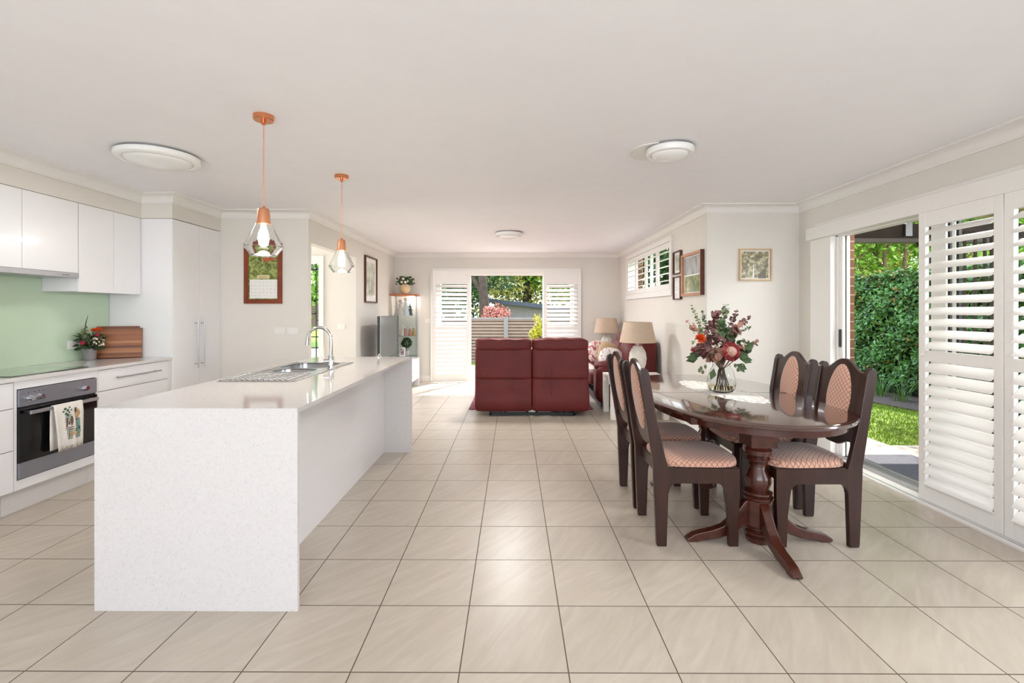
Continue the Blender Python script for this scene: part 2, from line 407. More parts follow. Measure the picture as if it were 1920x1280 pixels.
def thing(name, label, cat, loc=(0, 0, 0), group=None, rz=0):
    o = bpy.data.objects.new(name, None); C.objects.link(o); o.location = loc; o.rotation_euler.z = rz
    o.empty_display_size = .1
    return tag(o, label, cat, group)
def copytree(o, parent=None):
    kids = [k for k in KIDS() if k.parent == o]
    c = o.copy(); C.objects.link(c); c.parent = parent
    for k in kids: copytree(k, c)
    return c
def KIDS(): return list(bpy.data.objects)
def struct(name, mb, m, **k):
    o = mb.build(name, m, recenter=False, **k); return tag(o, kind='structure')
def B(*a): return MB().box(*a)

# ------------------------------------------------------------------ room shell
CZ = 2.42
XL, XR = -3.79, 2.95          # kitchen wall, dining wall
LX, RX = -2.232, 2.0          # living side walls
YB, YK, YJ, Y0 = 9.09, 5.25, 4.98, -2.6
f = B(XL-.1, XR+.0, Y0-.1, 5.0, -.1, 0).box(LX-.1, RX+.1, 5.0, YB+.16, -.1, 0).box(-6.1, LX-.1, 5.0, 6.95, -.1, 0)
struct('floor', f, tiles)
f = B(XL-.15, XR+.17, Y0-.1, 5.15, CZ, CZ+.15).box(LX-.1, RX+.15, 5.15, YB+.16, CZ, CZ+.15).box(-6.1, LX-.1, 5.15, 6.95, CZ, CZ+.15)
struct('ceiling', f, paint)
struct('wall_kitchen', B(XL-.12, XL, Y0, YK+.09, 0, CZ), wallp)
struct('wall_bulkhead', B(XL, -3.484, Y0, 4.5, 2.194, CZ).box(XL, -3.19, 4.5, YK, 2.194, CZ), wallp)
struct('wall_hall', B(XL, LX-.1, YK, YK+.09, 0, CZ).box(-6.1, -6.0, YK+.09, 5.45, 0, CZ).box(-6.1, -6.0, 6.75, 6.84, 0, CZ).box(-6.1, -6.0, 5.45, 6.75, 2.1, CZ)
       .box(-6, XL, YK, YK+.09, 0, CZ), wallp)
HY = 6.84; hx0, hx1, hz0, hz1 = -3.7, -2.758, .64, 2.0
struct('wall_hall_end', B(-6, hx0, HY, HY+.11, 0, CZ).box(hx1, LX-.1, HY, HY+.11, 0, CZ).box(hx0, hx1, HY, HY+.11, 0, hz0).box(hx0, hx1, HY, HY+.11, hz1, CZ), wallp)
struct('wall_living_left', B(LX-.1, LX, YK, 5.324, 0, CZ).box(LX-.1, LX, 5.324, HY, 2.078, CZ).box(LX-.1, LX, HY, YB, 0, CZ), wallp)
ox0, ox1, oz = -1.42, 1.14, 2.05
struct('wall_back', B(LX-.1, ox0, YB, YB+.16, 0, CZ).box(ox1, RX+.15, YB, YB+.16, 0, CZ).box(ox0, ox1, YB, YB+.16, oz, CZ), wallp)
wy0, wy1, wz0, wz1 = 6.09, 8.33, 1.60, 2.2
struct('wall_living_right', B(RX, RX+.15, YJ, wy0, 0, CZ).box(RX, RX+.15, wy1, YB, 0, CZ).box(RX, RX+.15, wy0, wy1, 0, wz0).box(RX, RX+.15, wy0, wy1, wz1, CZ), wallp)
struct('wall_dining_end', B(RX+.15, XR+.08, YJ, YJ+.15, 0, CZ), wallp)
DY0, DY1, DZ = .35, 4.42, 2.03
struct('wall_right', B(XR, XR+.08, DY1, YJ, 0, CZ).box(XR, XR+.08, DY0, DY1, DZ, CZ).box(XR, XR+.08, Y0, DY0, 0, CZ), wallp)
struct('wall_brick', B(XR+.08, XR+.17, DY1, YJ+.15, -.1, CZ+.2).box(XR+.08, XR+.17, DY0, DY1, DZ, CZ+.2).box(XR+.08, XR+.17, Y0, DY0, -.1, CZ+.2)
       .box(RX+.15, XR+.08, YJ+.15, YJ+.24, -.1, CZ+.2).box(RX+.15, RX+.24, YJ+.24, wy0, -.1, CZ).box(RX+.15, RX+.24, wy1, YB, -.1, CZ), brickm)
struct('wall_rear', B(XL, -2.8, Y0-.12, Y0, 0, CZ).box(2.4, XR, Y0-.12, Y0, 0, CZ).box(-2.8, 2.4, Y0-.12, Y0, 2.2, CZ).box(-2.8, 2.4, Y0-.12, Y0, 0, .5), wallp)
# cornice: one coved profile mitred round the room
loop = [(-3.484, Y0), (-3.484, 4.5), (-3.19, 4.5), (-3.19, YK), (LX, YK), (LX, YB), (RX, YB), (RX, YJ), (XR, YJ), (XR, Y0)]
def offset(lp, d):   # loop runs clockwise seen from above, room on its right
    out = []; n = len(lp)
    for i in range(n):
        p0, p1, p2 = Vector(lp[i-1]), Vector(lp[i]), Vector(lp[(i+1) % n])
        a = (p1-p0).normalized(); b = (p2-p1).normalized()
        na = Vector((a.y, -a.x)); nb = Vector((b.y, -b.x))
        m_ = (na+nb); m_ = m_/m_.length_squared*2
        out.append(p1+m_*d)
    return out
cprof = [(0, -.09), (.010, -.09), (.012, -.082), (.016, -.078)] + [(.016+.060*(1-math.cos(a)), -.078+.062*math.sin(a)) for a in [R(t) for t in (15, 30, 45, 60, 75, 90)]] + [(.082, -.012), (.09, -.010), (.09, 0)]
mb = MB(); n = len(loop)
rings = [offset(loop, d) for d, _ in cprof]
for i in range(n):
    for k, (d, z) in enumerate(cprof): mb.v.append((rings[k][i].x, rings[k][i].y, CZ+z))
m_ = len(cprof)
for i in range(n):
    j = (i+1) % n
    for k in range(m_-1): mb.f.append((i*m_+k, j*m_+k, j*m_+k+1, i*m_+k+1))
struct('trim_1', mb, trimw, smooth=35)
# skirting
sk = .105; st = .012
struct('baseboard_left', B(LX, LX+st, HY+.02, YB, 0, sk), trimw)
struct('baseboard_back', B(LX+st, -1.5, YB-st, YB, 0, sk).box(1.25, RX-st, YB-st, YB, 0, sk), trimw)
struct('baseboard_right', B(RX-st, RX, YJ-st, YB, 0, sk).box(RX, XR, YJ-st, YJ, 0, sk).box(XR-st, XR, 4.74, YJ-st, 0, sk), trimw)
struct('baseboard_kitchen', B(-3.19, LX, YK-st, YK, 0, sk).box(LX, LX+st, YK, 5.31, 0, sk), trimw)
struct('baseboard_hall', B(-6, LX-.1, HY-st, HY, 0, sk), trimw)

# hall window with black grille
fr = B(hx0-.05, hx0+.02, HY-.02, HY+.06, hz0-.03, hz1+.1).box(hx1, hx1+.07, HY-.02, HY, hz0-.3, hz1+.11).box(hx0-.05, hx1, HY-.02, HY+.0, hz1-.0, hz1+.11).box(hx0-.05, hx1, HY-.02, HY+.06, hz0-.1, hz0)
w3 = struct('window_1', fr, trimw, bevel=.003)
gb = MB()
for X in (-2.77, -2.815, -3.05, -3.25, -3.5): gb.box(X-.006, X+.006, HY+.04, HY+.052, hz0, hz1)
for z, a, b_ in ((1.92, hx0, hx1), (1.60, -2.815, hx1), (1.285, hx0, -2.815), (1.19, -2.815, hx1), (.955, hx0, hx1), (.80, hx0, hx1)): gb.box(a, b_, HY+.04, HY+.052, z-.007, z+.007)
gb.build('window_grille', blackp, w3)

# ------------------------------------------------------------------ outdoors
struct('ground', B(-60, -3.3, 9.2, 60, -.3, -.12).box(-3.3, 60, 9.2, 60, -.3, -.12).box(-60, -6.2, 4, 9.2, -.3, -.12).box(3.8, 60, 4.88, 9.2, -.3, -.06).box(9, 60, -10, 4.88, -.3, -.06).box(2.24, 3.8, 5.22, 9.2, -.3, -.06), grassm)
struct('floor_patio', B(3.12, 9, -6, 4.88, -.3, -.03).box(3.12, 3.8, 4.88, 5.22, -.3, -.031), concrete)
struct('floor_back_patio', B(-3, 4, 9.25, 12, -.119, -.02), concrete)
struct('floor_side_path', B(-6.2, -2.34, 6.95, 9.2, -.2, -.03).box(-20, -3.3, 9.2, 19, -.119, -.1), concrete)
# verandah
struct('roof_verandah', B(3.12, 7.6, -1, 6.1, 2.5, 2.58), soffit)
mb = MB()
for i in range(30): mb.box(3.15, 7.6, 2.0+i*.135, 2.12+i*.135, 2.485, 2.5)
tag(mb.build('soffit_boards', soffit), 'cream lining boards under the verandah roof outside the open door', 'ceiling lining', kind='structure')
bm1 = thing('verandah_beam', 'dark timber beam under the verandah roof seen over the open door', 'beam', (5, 5.9, 2.2))
B(3.14, 7.8, 5.88, 5.98, 2.205, 2.385).build('beam', beamm, bm1); B(3.14, 7.8, 5.86, 6.02, 2.16, 2.205).build('gutter', fencep, bm1)
B(4.74, 4.82, 5.84, 5.878, 2.23, 2.42).build('bracket', steel, bm1)
sp = thing('flood_light', 'small black floodlight hanging below the verandah beam', 'outdoor light', (4.93, 5.8, 2.1))
B(4.88, 4.98, 5.74, 5.82, 1.83, 2.02).build('lamp_head', blackp, sp, bevel=.01); MB().tube([(4.93, 5.80, 2.0), (4.93, 5.92, 2.17)], .012).build('arm', blackp, sp)
mb = B(3.14, 3.73, 2.3, 4.53, -.03, -.018)
tag(mb.build('door_mat', matm, bevel=.004), 'charcoal door mat on the paving outside the open sliding door', 'door mat')
# bar screen seen through the louvres
bs = thing('bar_screen', 'dark vertical bar screen seen through the shutter louvres', 'screen', (5.2, 5.05, -.03))
mb = MB()
for X in (4.71, 4.82, 4.92, 4.99, 5.12, 5.25, 5.38, 5.51, 5.64): mb.box(X-.011, X+.011, 5.04, 5.06, -.03, 2.15)
mb.build('bars', beamm, bs); B(4.66, 5.7, 5.03, 5.07, 2.15, 2.2).build('rail', beamm, bs); B(4.66, 5.7, 5.03, 5.07, .05, .09).build('rail', beamm, bs)

def scatter_leaves(mb, pts_normals, ln, wd, jitter=.7):
    for p, nn in pts_normals:
        d = Vector((random.gauss(0, 1), random.gauss(0, 1), random.gauss(-.2, .8)))
        nv = Vector(nn)+Vector((random.gauss(0, jitter), random.gauss(0, jitter), random.gauss(0, jitter)))
        d = d-nv*d.dot(nv)/max(nv.length_squared, 1e-4)
        if d.length < 1e-3: continue
        k = random.uniform(.7, 1.3); mb.leaf(p, d, nv, ln*k, wd*k)
# hedge along the side boundary, slightly oblique
ha, hb = Vector((5.55, 10.6)), Vector((7.6, 2.2)); hd = (hb-ha); hl = hd.length; hd.normalize(); hn = Vector((hd.y, -hd.x))
if hn.x > 0: hn = -hn
hg = thing('hedge', 'tall clipped green hedge beyond the lawn outside the open door', 'hedge', (6.5, 6.5, -.06))
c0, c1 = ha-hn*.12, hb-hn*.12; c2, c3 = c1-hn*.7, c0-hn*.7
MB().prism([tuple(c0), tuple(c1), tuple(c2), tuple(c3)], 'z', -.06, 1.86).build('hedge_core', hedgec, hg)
def hedgepts(n, zlo, zhi, top=False):
    out = []
    for _ in range(n):
        t = random.random()**.9*hl; z = random.uniform(zlo, zhi)
        bulge = .06*math.sin(t*3.1+z*4)+.05*math.sin(t*7.7-z*9)+random.gauss(0, .03)
        if top:
            q = ha+hd*t-hn*random.uniform(-.05, .7); out.append(((q.x, q.y, 1.86+random.uniform(0, .1)+.04*math.sin(t*5)), (0, 0, 1)))
        else:
            q = ha+hd*t+hn*(bulge-.02-.05*(z > 1.7)); out.append(((q.x, q.y, z), (hn.x, hn.y, .35)))
    return out
mb = MB(); mb.raw = True; scatter_leaves(mb, hedgepts(30000, .15, 1.92), .078, .044); scatter_leaves(mb, hedgepts(6500, 0, 0, True), .075, .042); mb.build('hedge_foliage', hedgel, hg)
mb = MB(); mb.raw = True; scatter_leaves(mb, hedgepts(700, 1.4, 1.95)+hedgepts(1500, 0, 0, True)+hedgepts(500, .4, 1.5), .06, .035); mb.build('hedge_sunlit_tips', hedgey, hg)  # sunlit top and edge leaves, the light put into their colour
# bed at hedge foot: mulch and strappy plants
q0, q1 = ha+hn*.95, hb+hn*.95
struct('ground_bed', MB().prism([tuple(q0), tuple(q1), tuple(c1), tuple(c0)], 'z', -.2, -.035), mulch)
def clump(i, x, y, lab, n=46, h=.42):
    t = thing('strappy_plant', lab, 'plant', (x, y, -.035), 'strappy plants along the hedge foot')
    mb = MB(); mb.raw = True
    for _ in range(n):
        a = random.uniform(0, 6.28); r = random.uniform(.02, .12); hh = h*random.uniform(.6, 1.1); sp_ = random.uniform(.1, .3)
        p0 = Vector((x+r*math.cos(a), y+r*math.sin(a), -.035)); dirv = Vector((math.cos(a), math.sin(a), 0))
        side = Vector((-math.sin(a), math.cos(a), 0))*.006
        prev = None
        for k in range(4):
            u = k/3; p = p0+dirv*sp_*u*u+Vector((0, 0, hh*(u-.25*u*u*u))); wdt = side*(1-u*.85)
            b = len(mb.v); mb.v += [tuple(p-wdt), tuple(p+wdt)]
            if k: mb.f.append((b-2, b-1, b+1, b))
    mb.build('leaves', strap, t)
for i in range(13):
    t = 2.0+i*.42; q = ha+hd*t+hn*(.42+.1*math.sin(i*2.3))
    clump(i, q.x, q.y, 'tuft of narrow green strap leaves at the foot of the hedge')
# lawn blades
mb = MB(); mb.raw = True
for _ in range(26000):
    Y = random.uniform(4.9, 8.3); X = random.uniform(3.82, 7.0)
    q = Vector((X, Y))-q0
    if q.dot(hn) < 0: continue
    a = random.uniform(0, 6.28); h_ = random.uniform(.018, .04)
    mb.v += [(X-.004*math.cos(a), Y-.004*math.sin(a), -.06), (X+.004*math.cos(a), Y+.004*math.sin(a), -.06), (X+random.gauss(0, .012), Y+random.gauss(0, .012), -.06+h_)]
    b = len(mb.v); mb.f.append((b-3, b-2, b-1))
tag(mb.build('lawn_grass', bladem, recenter=False), 'sunlit lawn grass between the paving and the hedge', 'grass', kind='stuff')

def branchy(mb, p, d, ln, r, depth, tips, spread=.5):
    pts = [Vector(p)]; dd = Vector(d).normalized(); rs = [r]
    for i in range(4):
        dd = (dd+Vector((random.gauss(0, .12), random.gauss(0, .12), random.gauss(.03, .08)))).normalized()
        pts.append(pts[-1]+dd*ln/4); rs.append(r*(1-.13*(i+1)))
    mb.tube(pts, rs, 6)
    tips += pts[2:]
    if depth:
        for _ in range(3):
            nd = (dd+Vector((random.gauss(0, spread), random.gauss(0, spread), random.gauss(.1, spread*.6)))).normalized()
            branchy(mb, pts[random.choice((2, 3, 4))], nd, ln*.72, r*.55, depth-1, tips, spread)
tr = thing('garden_tree', 'spreading multi-trunked tree rising behind the hedge under the verandah beam', 'tree', (8.9, 11, -.1))
mb = MB(); tips = []
for dx, dz, l_ in ((-.75, .8, 3.4), (-.45, 1, 3.6), (-.2, 1, 3.8), (.08, 1, 3.8), (.3, 1, 3.4), (.6, .9, 3.0), (-.95, .62, 3.2)):
    branchy(mb, (8.9+dx*.35, 11+random.uniform(-.2, .2), 1.0), (dx, random.uniform(-.25, .25), dz), l_*.62, .065, 3, tips, .42)
mb.tube([(8.9, 11, -.1), (8.85, 11, .6), (8.9, 11, 1.3)], [.34, .28, .24], 8)
mb.build('branches', bark, tr, smooth=60)
mb = MB(); mb.raw = True
pts = []
for _ in range(30000):
    p = random.choice(tips)
    if p.z < 1.9 and random.random() < .8: continue
    pts.append(((p.x+random.gauss(0, .22), p.y+random.gauss(0, .3), p.z+random.gauss(.05, .2)), (0, -.4, .8)))
cl = [(random.uniform(6.2, 11.5), random.uniform(11.3, 13), random.uniform(2.2, 4.2)) for _ in range(70)]
for _ in range(8000):
    c_ = random.choice(cl); pts.append(((c_[0]+random.gauss(0, .24), c_[1]+random.gauss(0, .3), c_[2]+random.gauss(0, .14)), (0, -.4, .8)))
scatter_leaves(mb, pts, .11, .065, 1); mb.build('foliage', treel, tr)

def crown(name, lab, x, y, z, rx, rz, n, m, ln, trunk=None, core=True, tm=barkd, cat='tree', group=None):
    t = thing(name, lab, cat, (x, y, -.12), group)
    if trunk: MB().tube([(x, y, -.12), (x+trunk*.4, y, z*.5), (x+trunk, y, z)], [rx*.09, rx*.07, rx*.05], 8).build('trunk', tm, t, smooth=60)
    mb = MB(); mb.raw = True; pts = []
    blobs = [(Vector((x+random.gauss(0, rx*.5), y+random.gauss(0, rx*.3), z+random.gauss(0, rz*.45))), random.uniform(.3, .55)*rx) for _ in range(16)]
    for _ in range(n):
        c_, r_ = random.choice(blobs); d = Vector((random.gauss(0, 1), random.gauss(0, 1), random.gauss(0, 1))).normalized()
        p = c_+d*r_*random.uniform(.7, 1.05); pts.append((tuple(p), tuple(d)))
    scatter_leaves(mb, pts, ln, ln*.55, .8); mb.build('foliage', m, t)
    return t
# beyond the back doors
crown('garden_tree', 'dark leafy tree behind the slanting trunk beyond the open back doors', -2.3, 17.5, 3.2, 2.0, 2.4, 7000, treed, .17, .1)
crown('garden_tree', 'broad olive tree behind the shed roof line', .6, 25, 3.6, 3.4, 2.6, 9000, treey, .24, .3)
crown('garden_tree', 'tall green tree filling the middle distance behind the shed', -1.6, 28, 3.6, 3.8, 3.4, 9000, treed, .26, -.3)
crown('garden_tree', 'pale green tree seen past the wall-side end of the shed roof', 3.6, 26, 3.4, 3.0, 2.6, 6500, treel, .24, .2)
crown('garden_tree', 'bushy tree glimpsed through the high shuttered window', 7.5, 24, 4.0, 3.2, 3.2, 6000, treed, .26, .2)
crown('garden_tree', 'tree glimpsed between the louvres of the back door shutter nearest the glass cabinet', -6.2, 24, 3.8, 3.4, 3.2, 6000, treed, .26, .2)
crown('garden_tree', 'green tree glimpsed through the barred hall window', -17.5, 43, 4.6, 5.5, 4.0, 5000, treel, .5, .2)
tk = thing('tree_trunk', 'dark slanting tree trunk seen through the open back doors', 'tree trunk', (-.95, 16.2, -.12))
MB().tube([(-.8, 16.2, -.12), (-.96, 16.2, 1.4), (-1.02, 16.2, 2.2), (-1.1, 16.2, 3.4)], [.2, .17, .15, .13], 10).tube([(-1.0, 16.2, 1.9), (-1.4, 16.2, 2.5), (-1.8, 16.2, 3.3)], [.1, .07, .05], 8).build('trunk', barkd, tk, smooth=60)
crown('flowering_bush', 'pink and red leafed bush above the tan fence', -.5, 14.6, 1.22, .42, .2, 900, pinkb, .1, .05, cat='bush')
crown('flowering_bush', 'bright yellow-green bush beside the open back door', .66, 12.3, .8, .22, .35, 700, yellb, .08, .03, cat='bush')
crown('garden_tree', 'leafy tree in the distance behind the hedge and its multi-trunked tree', 14, 19, 3.6, 3.4, 2.6, 7000, treey, .24, .3)
crown('garden_tree', 'distant tree behind the hedge glimpsed through the sliding shutters', 20.5, 19.5, 3.6, 3.6, 2.8, 6000, treel, .26, .3)
# fence and shed
def fence(lab, x0, x1, Y, top, posts, cat='fence'):
    t = thing('garden_fence', lab, cat, ((x0+x1)/2, Y, -.12))
    mb = MB(); z = -.1
    while z < top-.07: mb.box(x0, x1, Y, Y+.03, z, z+.066); z += .088
    mb.build('slat_panel', fencem, t); B(x0, x1, Y+.05, Y+.06, -.1, top-.05).build('groove_shade', mat('fence_shadow_board', (66, 54, 46), .8), t); B(x0, x1, Y-.02, Y+.05, top-.05, top).build('top_rail', fencep, t)  # dark sheet behind the slats paints the shade in the grooves
    for p in posts: B(p-.06, p+.06, Y-.05, Y+.04, -.12, top+.02).build('post', fencep, t)
fence('tan ribbed metal fence behind the two-seater sofa', -3.2, 7, 13.5, 1.14, (-.20, 2.4, 5.0, -2.8))
fence('grey-tan fence far across the grass, glimpsed through the hall window', -26, -10, 41, 2.1, (-14, -18))
sh = thing('garden_shed', 'grey shed with a sloping dark roof edge behind the fence', 'shed', (2, 19, -.12))
MB().prism([(-.72, -.12), (5.4, -.12), (5.4, 1.0), (-.72, 1.66)], 'y', 19, 23).build('wall', shedw, sh)
MB().prism([(-1.0, 1.66), (5.8, .93), (5.8, 1.09), (-1.0, 1.82)], 'y', 18.7, 23.2).build('roof', shedr, sh)
bb = B(-1.03, -.88, 9.75, 9.95, -.02, .82); tag(bb.build('blue_bin', blueb, bevel=.02), 'narrow blue bin outside the back door beside the sofa', 'bin')

# ------------------------------------------------------------------ back doors and shutters
d1 = struct('door_1', B(ox0, ox0+.05, YB+.03, YB+.13, 0, oz).box(ox1-.05, ox1, YB+.03, YB+.13, 0, oz).box(ox0+.05, ox1-.05, YB+.03, YB+.13, oz-.05, oz).box(ox0+.05, ox1-.05, YB+.03, YB+.13, 0, .03)
            .box(-.86, -.80, YB+.04, YB+.07, .03, oz-.05).box(.56, .62, YB+.04, YB+.07, .03, oz-.05)
            .box(-.86, -.80, YB+.08, YB+.11, .03, oz-.05).box(.56, .62, YB+.08, YB+.11, .03, oz-.05), trimw)
struct('trim_2', B(-1.53, 1.27, YB-.03, YB, 2.055, 2.125).box(-1.56, -1.42, YB-.02, YB, 0, 2.055).box(1.14, 1.26, YB-.02, YB, 0, 2.055), trimw, bevel=.004)
def shutter(lab, w, h, loc, rz, tilt_up, tilt_dn, mid=(0.963, 1.038), z_bot=.105, z_top=1.894, cat='shutter', pitch=.0785, thick=.028, group=None, stile=.055, open_z=0, bw=.089, knob=True):
    # local: width along x from 0 to w, blades across y, base at z 0
    t = thing('louvred_shutter', lab, cat, loc, group, rz)
    B(0, stile, -thick/2, thick/2, 0, h).build('stile', trimw, t, bevel=.003, local=True)
    B(w-stile, w, -thick/2, thick/2, 0, h).build('stile', trimw, t, bevel=.003, local=True)
    B(stile, w-stile, -thick/2, thick/2, 0, z_bot).build('bottom_rail', trimw, t, bevel=.003, local=True)
    B(stile, w-stile, -thick/2, thick/2, z_top, h).build('top_rail', trimw, t, bevel=.003, local=True)
    secs = []
    if mid:
        B(stile, w-stile, -thick/2, thick/2, mid[0], mid[1]).build('middle_rail', trimw, t, bevel=.003, local=True)
        secs = [('lower_louvres', z_bot, mid[0], tilt_dn), ('upper_louvres', mid[1], z_top, tilt_up)]
    else: secs = [('louvres', z_bot, z_top, tilt_up)]
    for nm, za, zb, tilt in secs:
        mb = MB(); k = max(1, round((zb-za)/pitch)); stp = (zb-za)/k
        for i in range(k):
            zc = za+(i+.5)*stp; b = len(mb.v)
            tl = tilt(zc) if callable(tilt) else tilt
            prof = [(bw/2*math.cos(R(a)), .0055*math.sin(R(a))) for a in range(0, 360, 36)]
            ca, sa = math.cos(tl), math.sin(tl)
            pr = [(p*ca-q*sa, p*sa+q*ca+zc) for p, q in prof]
            mb.prism(pr, 'x', stile+.002, w-stile-.002)
        mb.build(nm, trimw, t, smooth=40, local=True)
    return t
# the back pair, standing open against the door frame
shutter('white louvred shutter at the back doors, on the side nearest the glass cabinet', .70, 2.06, (-1.485, 8.88, .012), .245, lambda z: R(38) if z > 1.04 else R(62), R(60), mid=None, z_bot=.12, z_top=1.81, stile=.06)
shutter('white louvred shutter at the back doors, on the side nearest the corner lamp', .70, 2.05, (.572, 9.03, .012), 0, lambda z: R(38) if z > 1.04 else R(62), R(60), mid=None, z_bot=.12, z_top=1.81, stile=.06)
# high window on the living side wall
w2 = struct('window_2', B(RX-.035, RX, 6.007, 8.41, 2.205, 2.27).box(RX-.035, RX, 6.007, 8.41, 1.52, 1.60).box(RX-.035, RX, 6.007, 6.07, 1.6, 2.205).box(RX-.035, RX, 8.35, 8.41, 1.6, 2.205)
            .box(RX+.05, RX+.09, 6.09, 8.33, 1.6, 1.63).box(RX+.05, RX+.09, 6.09, 8.33, 2.17, 2.2).box(RX+.05, RX+.09, 7.19, 7.23, 1.63, 2.17), trimw, bevel=.003)
labs = ['end panel nearest the framed pictures', 'second panel from the framed pictures', 'third panel from the framed pictures', 'end panel nearest the back wall']
for i in range(4):
    w_ = (8.35-6.07)/4
    shutter('small white louvred shutter of the high window, '+labs[i], w_-.004, .6, (RX-.012, 6.07+w_*i+.002, 1.602), R(90), R(-4) if i != 1 else R(0), 0, mid=None, z_bot=.07, z_top=.53, stile=.045, bw=.062, pitch=.09, group='small shutters of the high window')
# dining side: sliding doors, pelmet, big sliding shutters
d2 = struct('door_2', B(XR+.0, XR+.08, DY1-.03, DY1, 0, DZ).box(XR, XR+.08, DY0, DY0+.03, 0, DZ).box(XR, XR+.08, DY0, DY1, DZ-.03, DZ)
            .box(XR+.01, XR+.035, DY1-.075, DY1-.03, .02, DZ-.03).box(XR+.045, XR+.07, DY1-.085, DY1-.03, .02, DZ-.03)
            .box(XR+.02, XR+.045, 3.325, 3.44, .02, DZ-.03).box(XR+.02, XR+.03, 3.255, 3.275, .02, DZ-.03).box(XR+.05, XR+.07, 2.70, 2.77, .02, DZ-.03)
            .box(XR+.01, XR+.035, 1.7, 1.77, .02, DZ-.03), trimw, bevel=.002)
B(XR+.02, XR+.04, 3.29, 3.308, .02, DZ-.03).build('door_gasket', blackp, d2); B(XR+.02, XR+.04, 3.225, 3.24, .02, DZ-.03).build('door_gasket', blackp, d2)
B(XR+.036, XR+.044, DY1-.07, DY1-.03, .02, DZ-.03).build('door_gasket', blackp, d2)
B(XR-.004, XR+.009, DY1-.062, DY1-.045, 1.0, 1.16).build('door_lock', blackp, d2, bevel=.002)
# sill and tracks
sl = B(2.80, 3.12, DY0, 4.5, 0, .012)
o = struct('trim_3', sl, trimw); g_ = MB()
for X in (2.835, 2.965, 3.02, 3.05): g_.box(X, X+.007, DY0, 4.42, .012, .0135)
for X in (2.93, 2.99, 3.035, 3.085): g_.box(X, X+.008, DY0, 4.42, .012, .03)
g_.build('door_track', steel, o)
struct('trim_4', B(2.865, 2.95, DY0-.2, 4.735, 2.01, 2.126).box(2.92, 2.95, DY0-.2, 4.68, 2.126, 2.165), trimw, bevel=.003)
struct('trim_5', B(2.90, 2.95, DY1, 4.72, 0, 2.01), trimw, bevel=.004)
P2 = [(2.828, 'white louvred sliding shutter standing beside the open doorway'), (2.236, 'white louvred sliding shutter furthest from the open doorway, cut off by the picture edge'), (1.645, None)]
for y_, lab in P2:
    if lab is None: lab = 'white louvred sliding shutter out of view beyond the picture edge'; continue
    t = shutter(lab, .586, 1.995, (2.874, y_, .014), R(90), R(-35), R(-46), group='sliding shutters of the dining doors')
    if y_ > 2.5:
        kb = MB().tube([(.555, .014, 1.005), (.555, .028, 1.005)], .011, 12).build('latch', trimw, t, smooth=50, local=True)

# ------------------------------------------------------------------ kitchen run
FX = -3.20; KX = -3.285
def handle(parent, x, y0, y1, z, vert=False, z0=0, z1=0, y=0):
    mb = MB()
    if vert:
        mb.tube([(x, y, z0), (x, y, z1)], .006, 10)
        for zz in (z0+.04, z1-.04): mb.tube([(x, y, zz), (x-.038, y, zz)], .0045, 8)
    else:
        mb.tube([(x, y0, z), (x, y1, z)], .006, 10)
        for yy in (y0+.04, y1-.04): mb.tube([(x, yy, z), (x-.038, yy, z)], .0045, 8)
    return mb.build('handle', steel, parent, smooth=50)
def basecab(lab, y0, y1, vis_handles):
    t = thing('drawer_cabinet', lab, 'kitchen cabinet', ((XL+FX)/2, (y0+y1)/2, 0))
    B(XL+.01, FX-.02, y0, y1, .16, .868).build('body', gloss, t)
    B(XL+.05, KX, y0, y1, 0, .16).build('kick_board', kickm, t)
    for k, (za, zb) in enumerate(((.702, .864), (.432, .697), (.167, .427))):
        d = B(FX-.018, FX, y0+.002, y1-.002, za, zb).build('drawer', gloss, t, bevel=.0015)
        handle(d, FX+.038, (y0+y1)/2-.243, (y0+y1)/2+.243, za+.09 if k == 0 else (za+zb)/2)
    return t
basecab('white gloss three-drawer cabinet between oven and tall pantry', 3.702, 4.455, True)
basecab('white gloss drawer cabinet beyond the oven, cut off by the picture edge', 2.33, 3.075, True)
fl = B(XL+.01, FX-.004, 4.457, 4.498, 0, .868); tag(fl.build('filler_panel', kickm), 'narrow white filler strip between drawers and pantry', 'panel')
ov = thing('oven_housing', 'white gloss cabinet housing the built-in oven under the hob', 'kitchen cabinet', (-3.5, 3.39, 0))
B(XL+.01, FX, 3.077, 3.094, .167, .868).box(XL+.01, FX, 3.683, 3.70, .167, .868).box(XL+.01, FX, 3.094, 3.683, .818, .868).box(XL+.01, FX, 3.094, 3.683, .167, .229).build('body', gloss, ov)
B(XL+.05, KX, 3.077, 3.70, 0, .166).build('kick_board', kickm, ov)
oven = thing('built_in_oven', 'stainless steel and black glass oven built in under the hob', 'oven', (-3.45, 3.388, .231))
ya, yb = 3.097, 3.68
B(-3.72, FX-.004, ya-.001, yb+.001, .233, .815).build('body', blackp, oven)
B(FX-.004, FX+.012, ya, yb, .702, .813).build('control_panel', steelp, oven, bevel=.002)
dr = B(FX-.004, FX+.014, ya, yb, .340, .690).build('door', blackg, oven, bevel=.002)
B(FX-.004, FX+.012, ya, yb, .236, .338).build('lower_panel', steelp, oven, bevel=.002)
mb = B(FX+.045, FX+.058, 3.13, 3.645, .65, .674)
for y_ in (3.15, 3.61): mb.box(FX+.014, FX+.046, y_, y_+.02, .654, .670)
mb.build('handle', steel, dr, bevel=.003)
for y_ in (3.16, 3.222, 3.564):
    k = MB().tube([(FX+.012, y_, .752), (FX+.02, y_, .752)], .021, 20).tube([(FX+.02, y_, .752), (FX+.045, y_, .752)], [.019, .016], 20)
    k.build('knob', chrome, oven, smooth=40)
mk = MB()
for y_, z_ in ((3.155, .785), (3.195, .787), (3.225, .789), (3.255, .787), (3.565, .789)): mk.box(FX+.012, FX+.0128, y_, y_+.006, z_, z_+.005)
mk.build('dial_marks', inkd, oven)
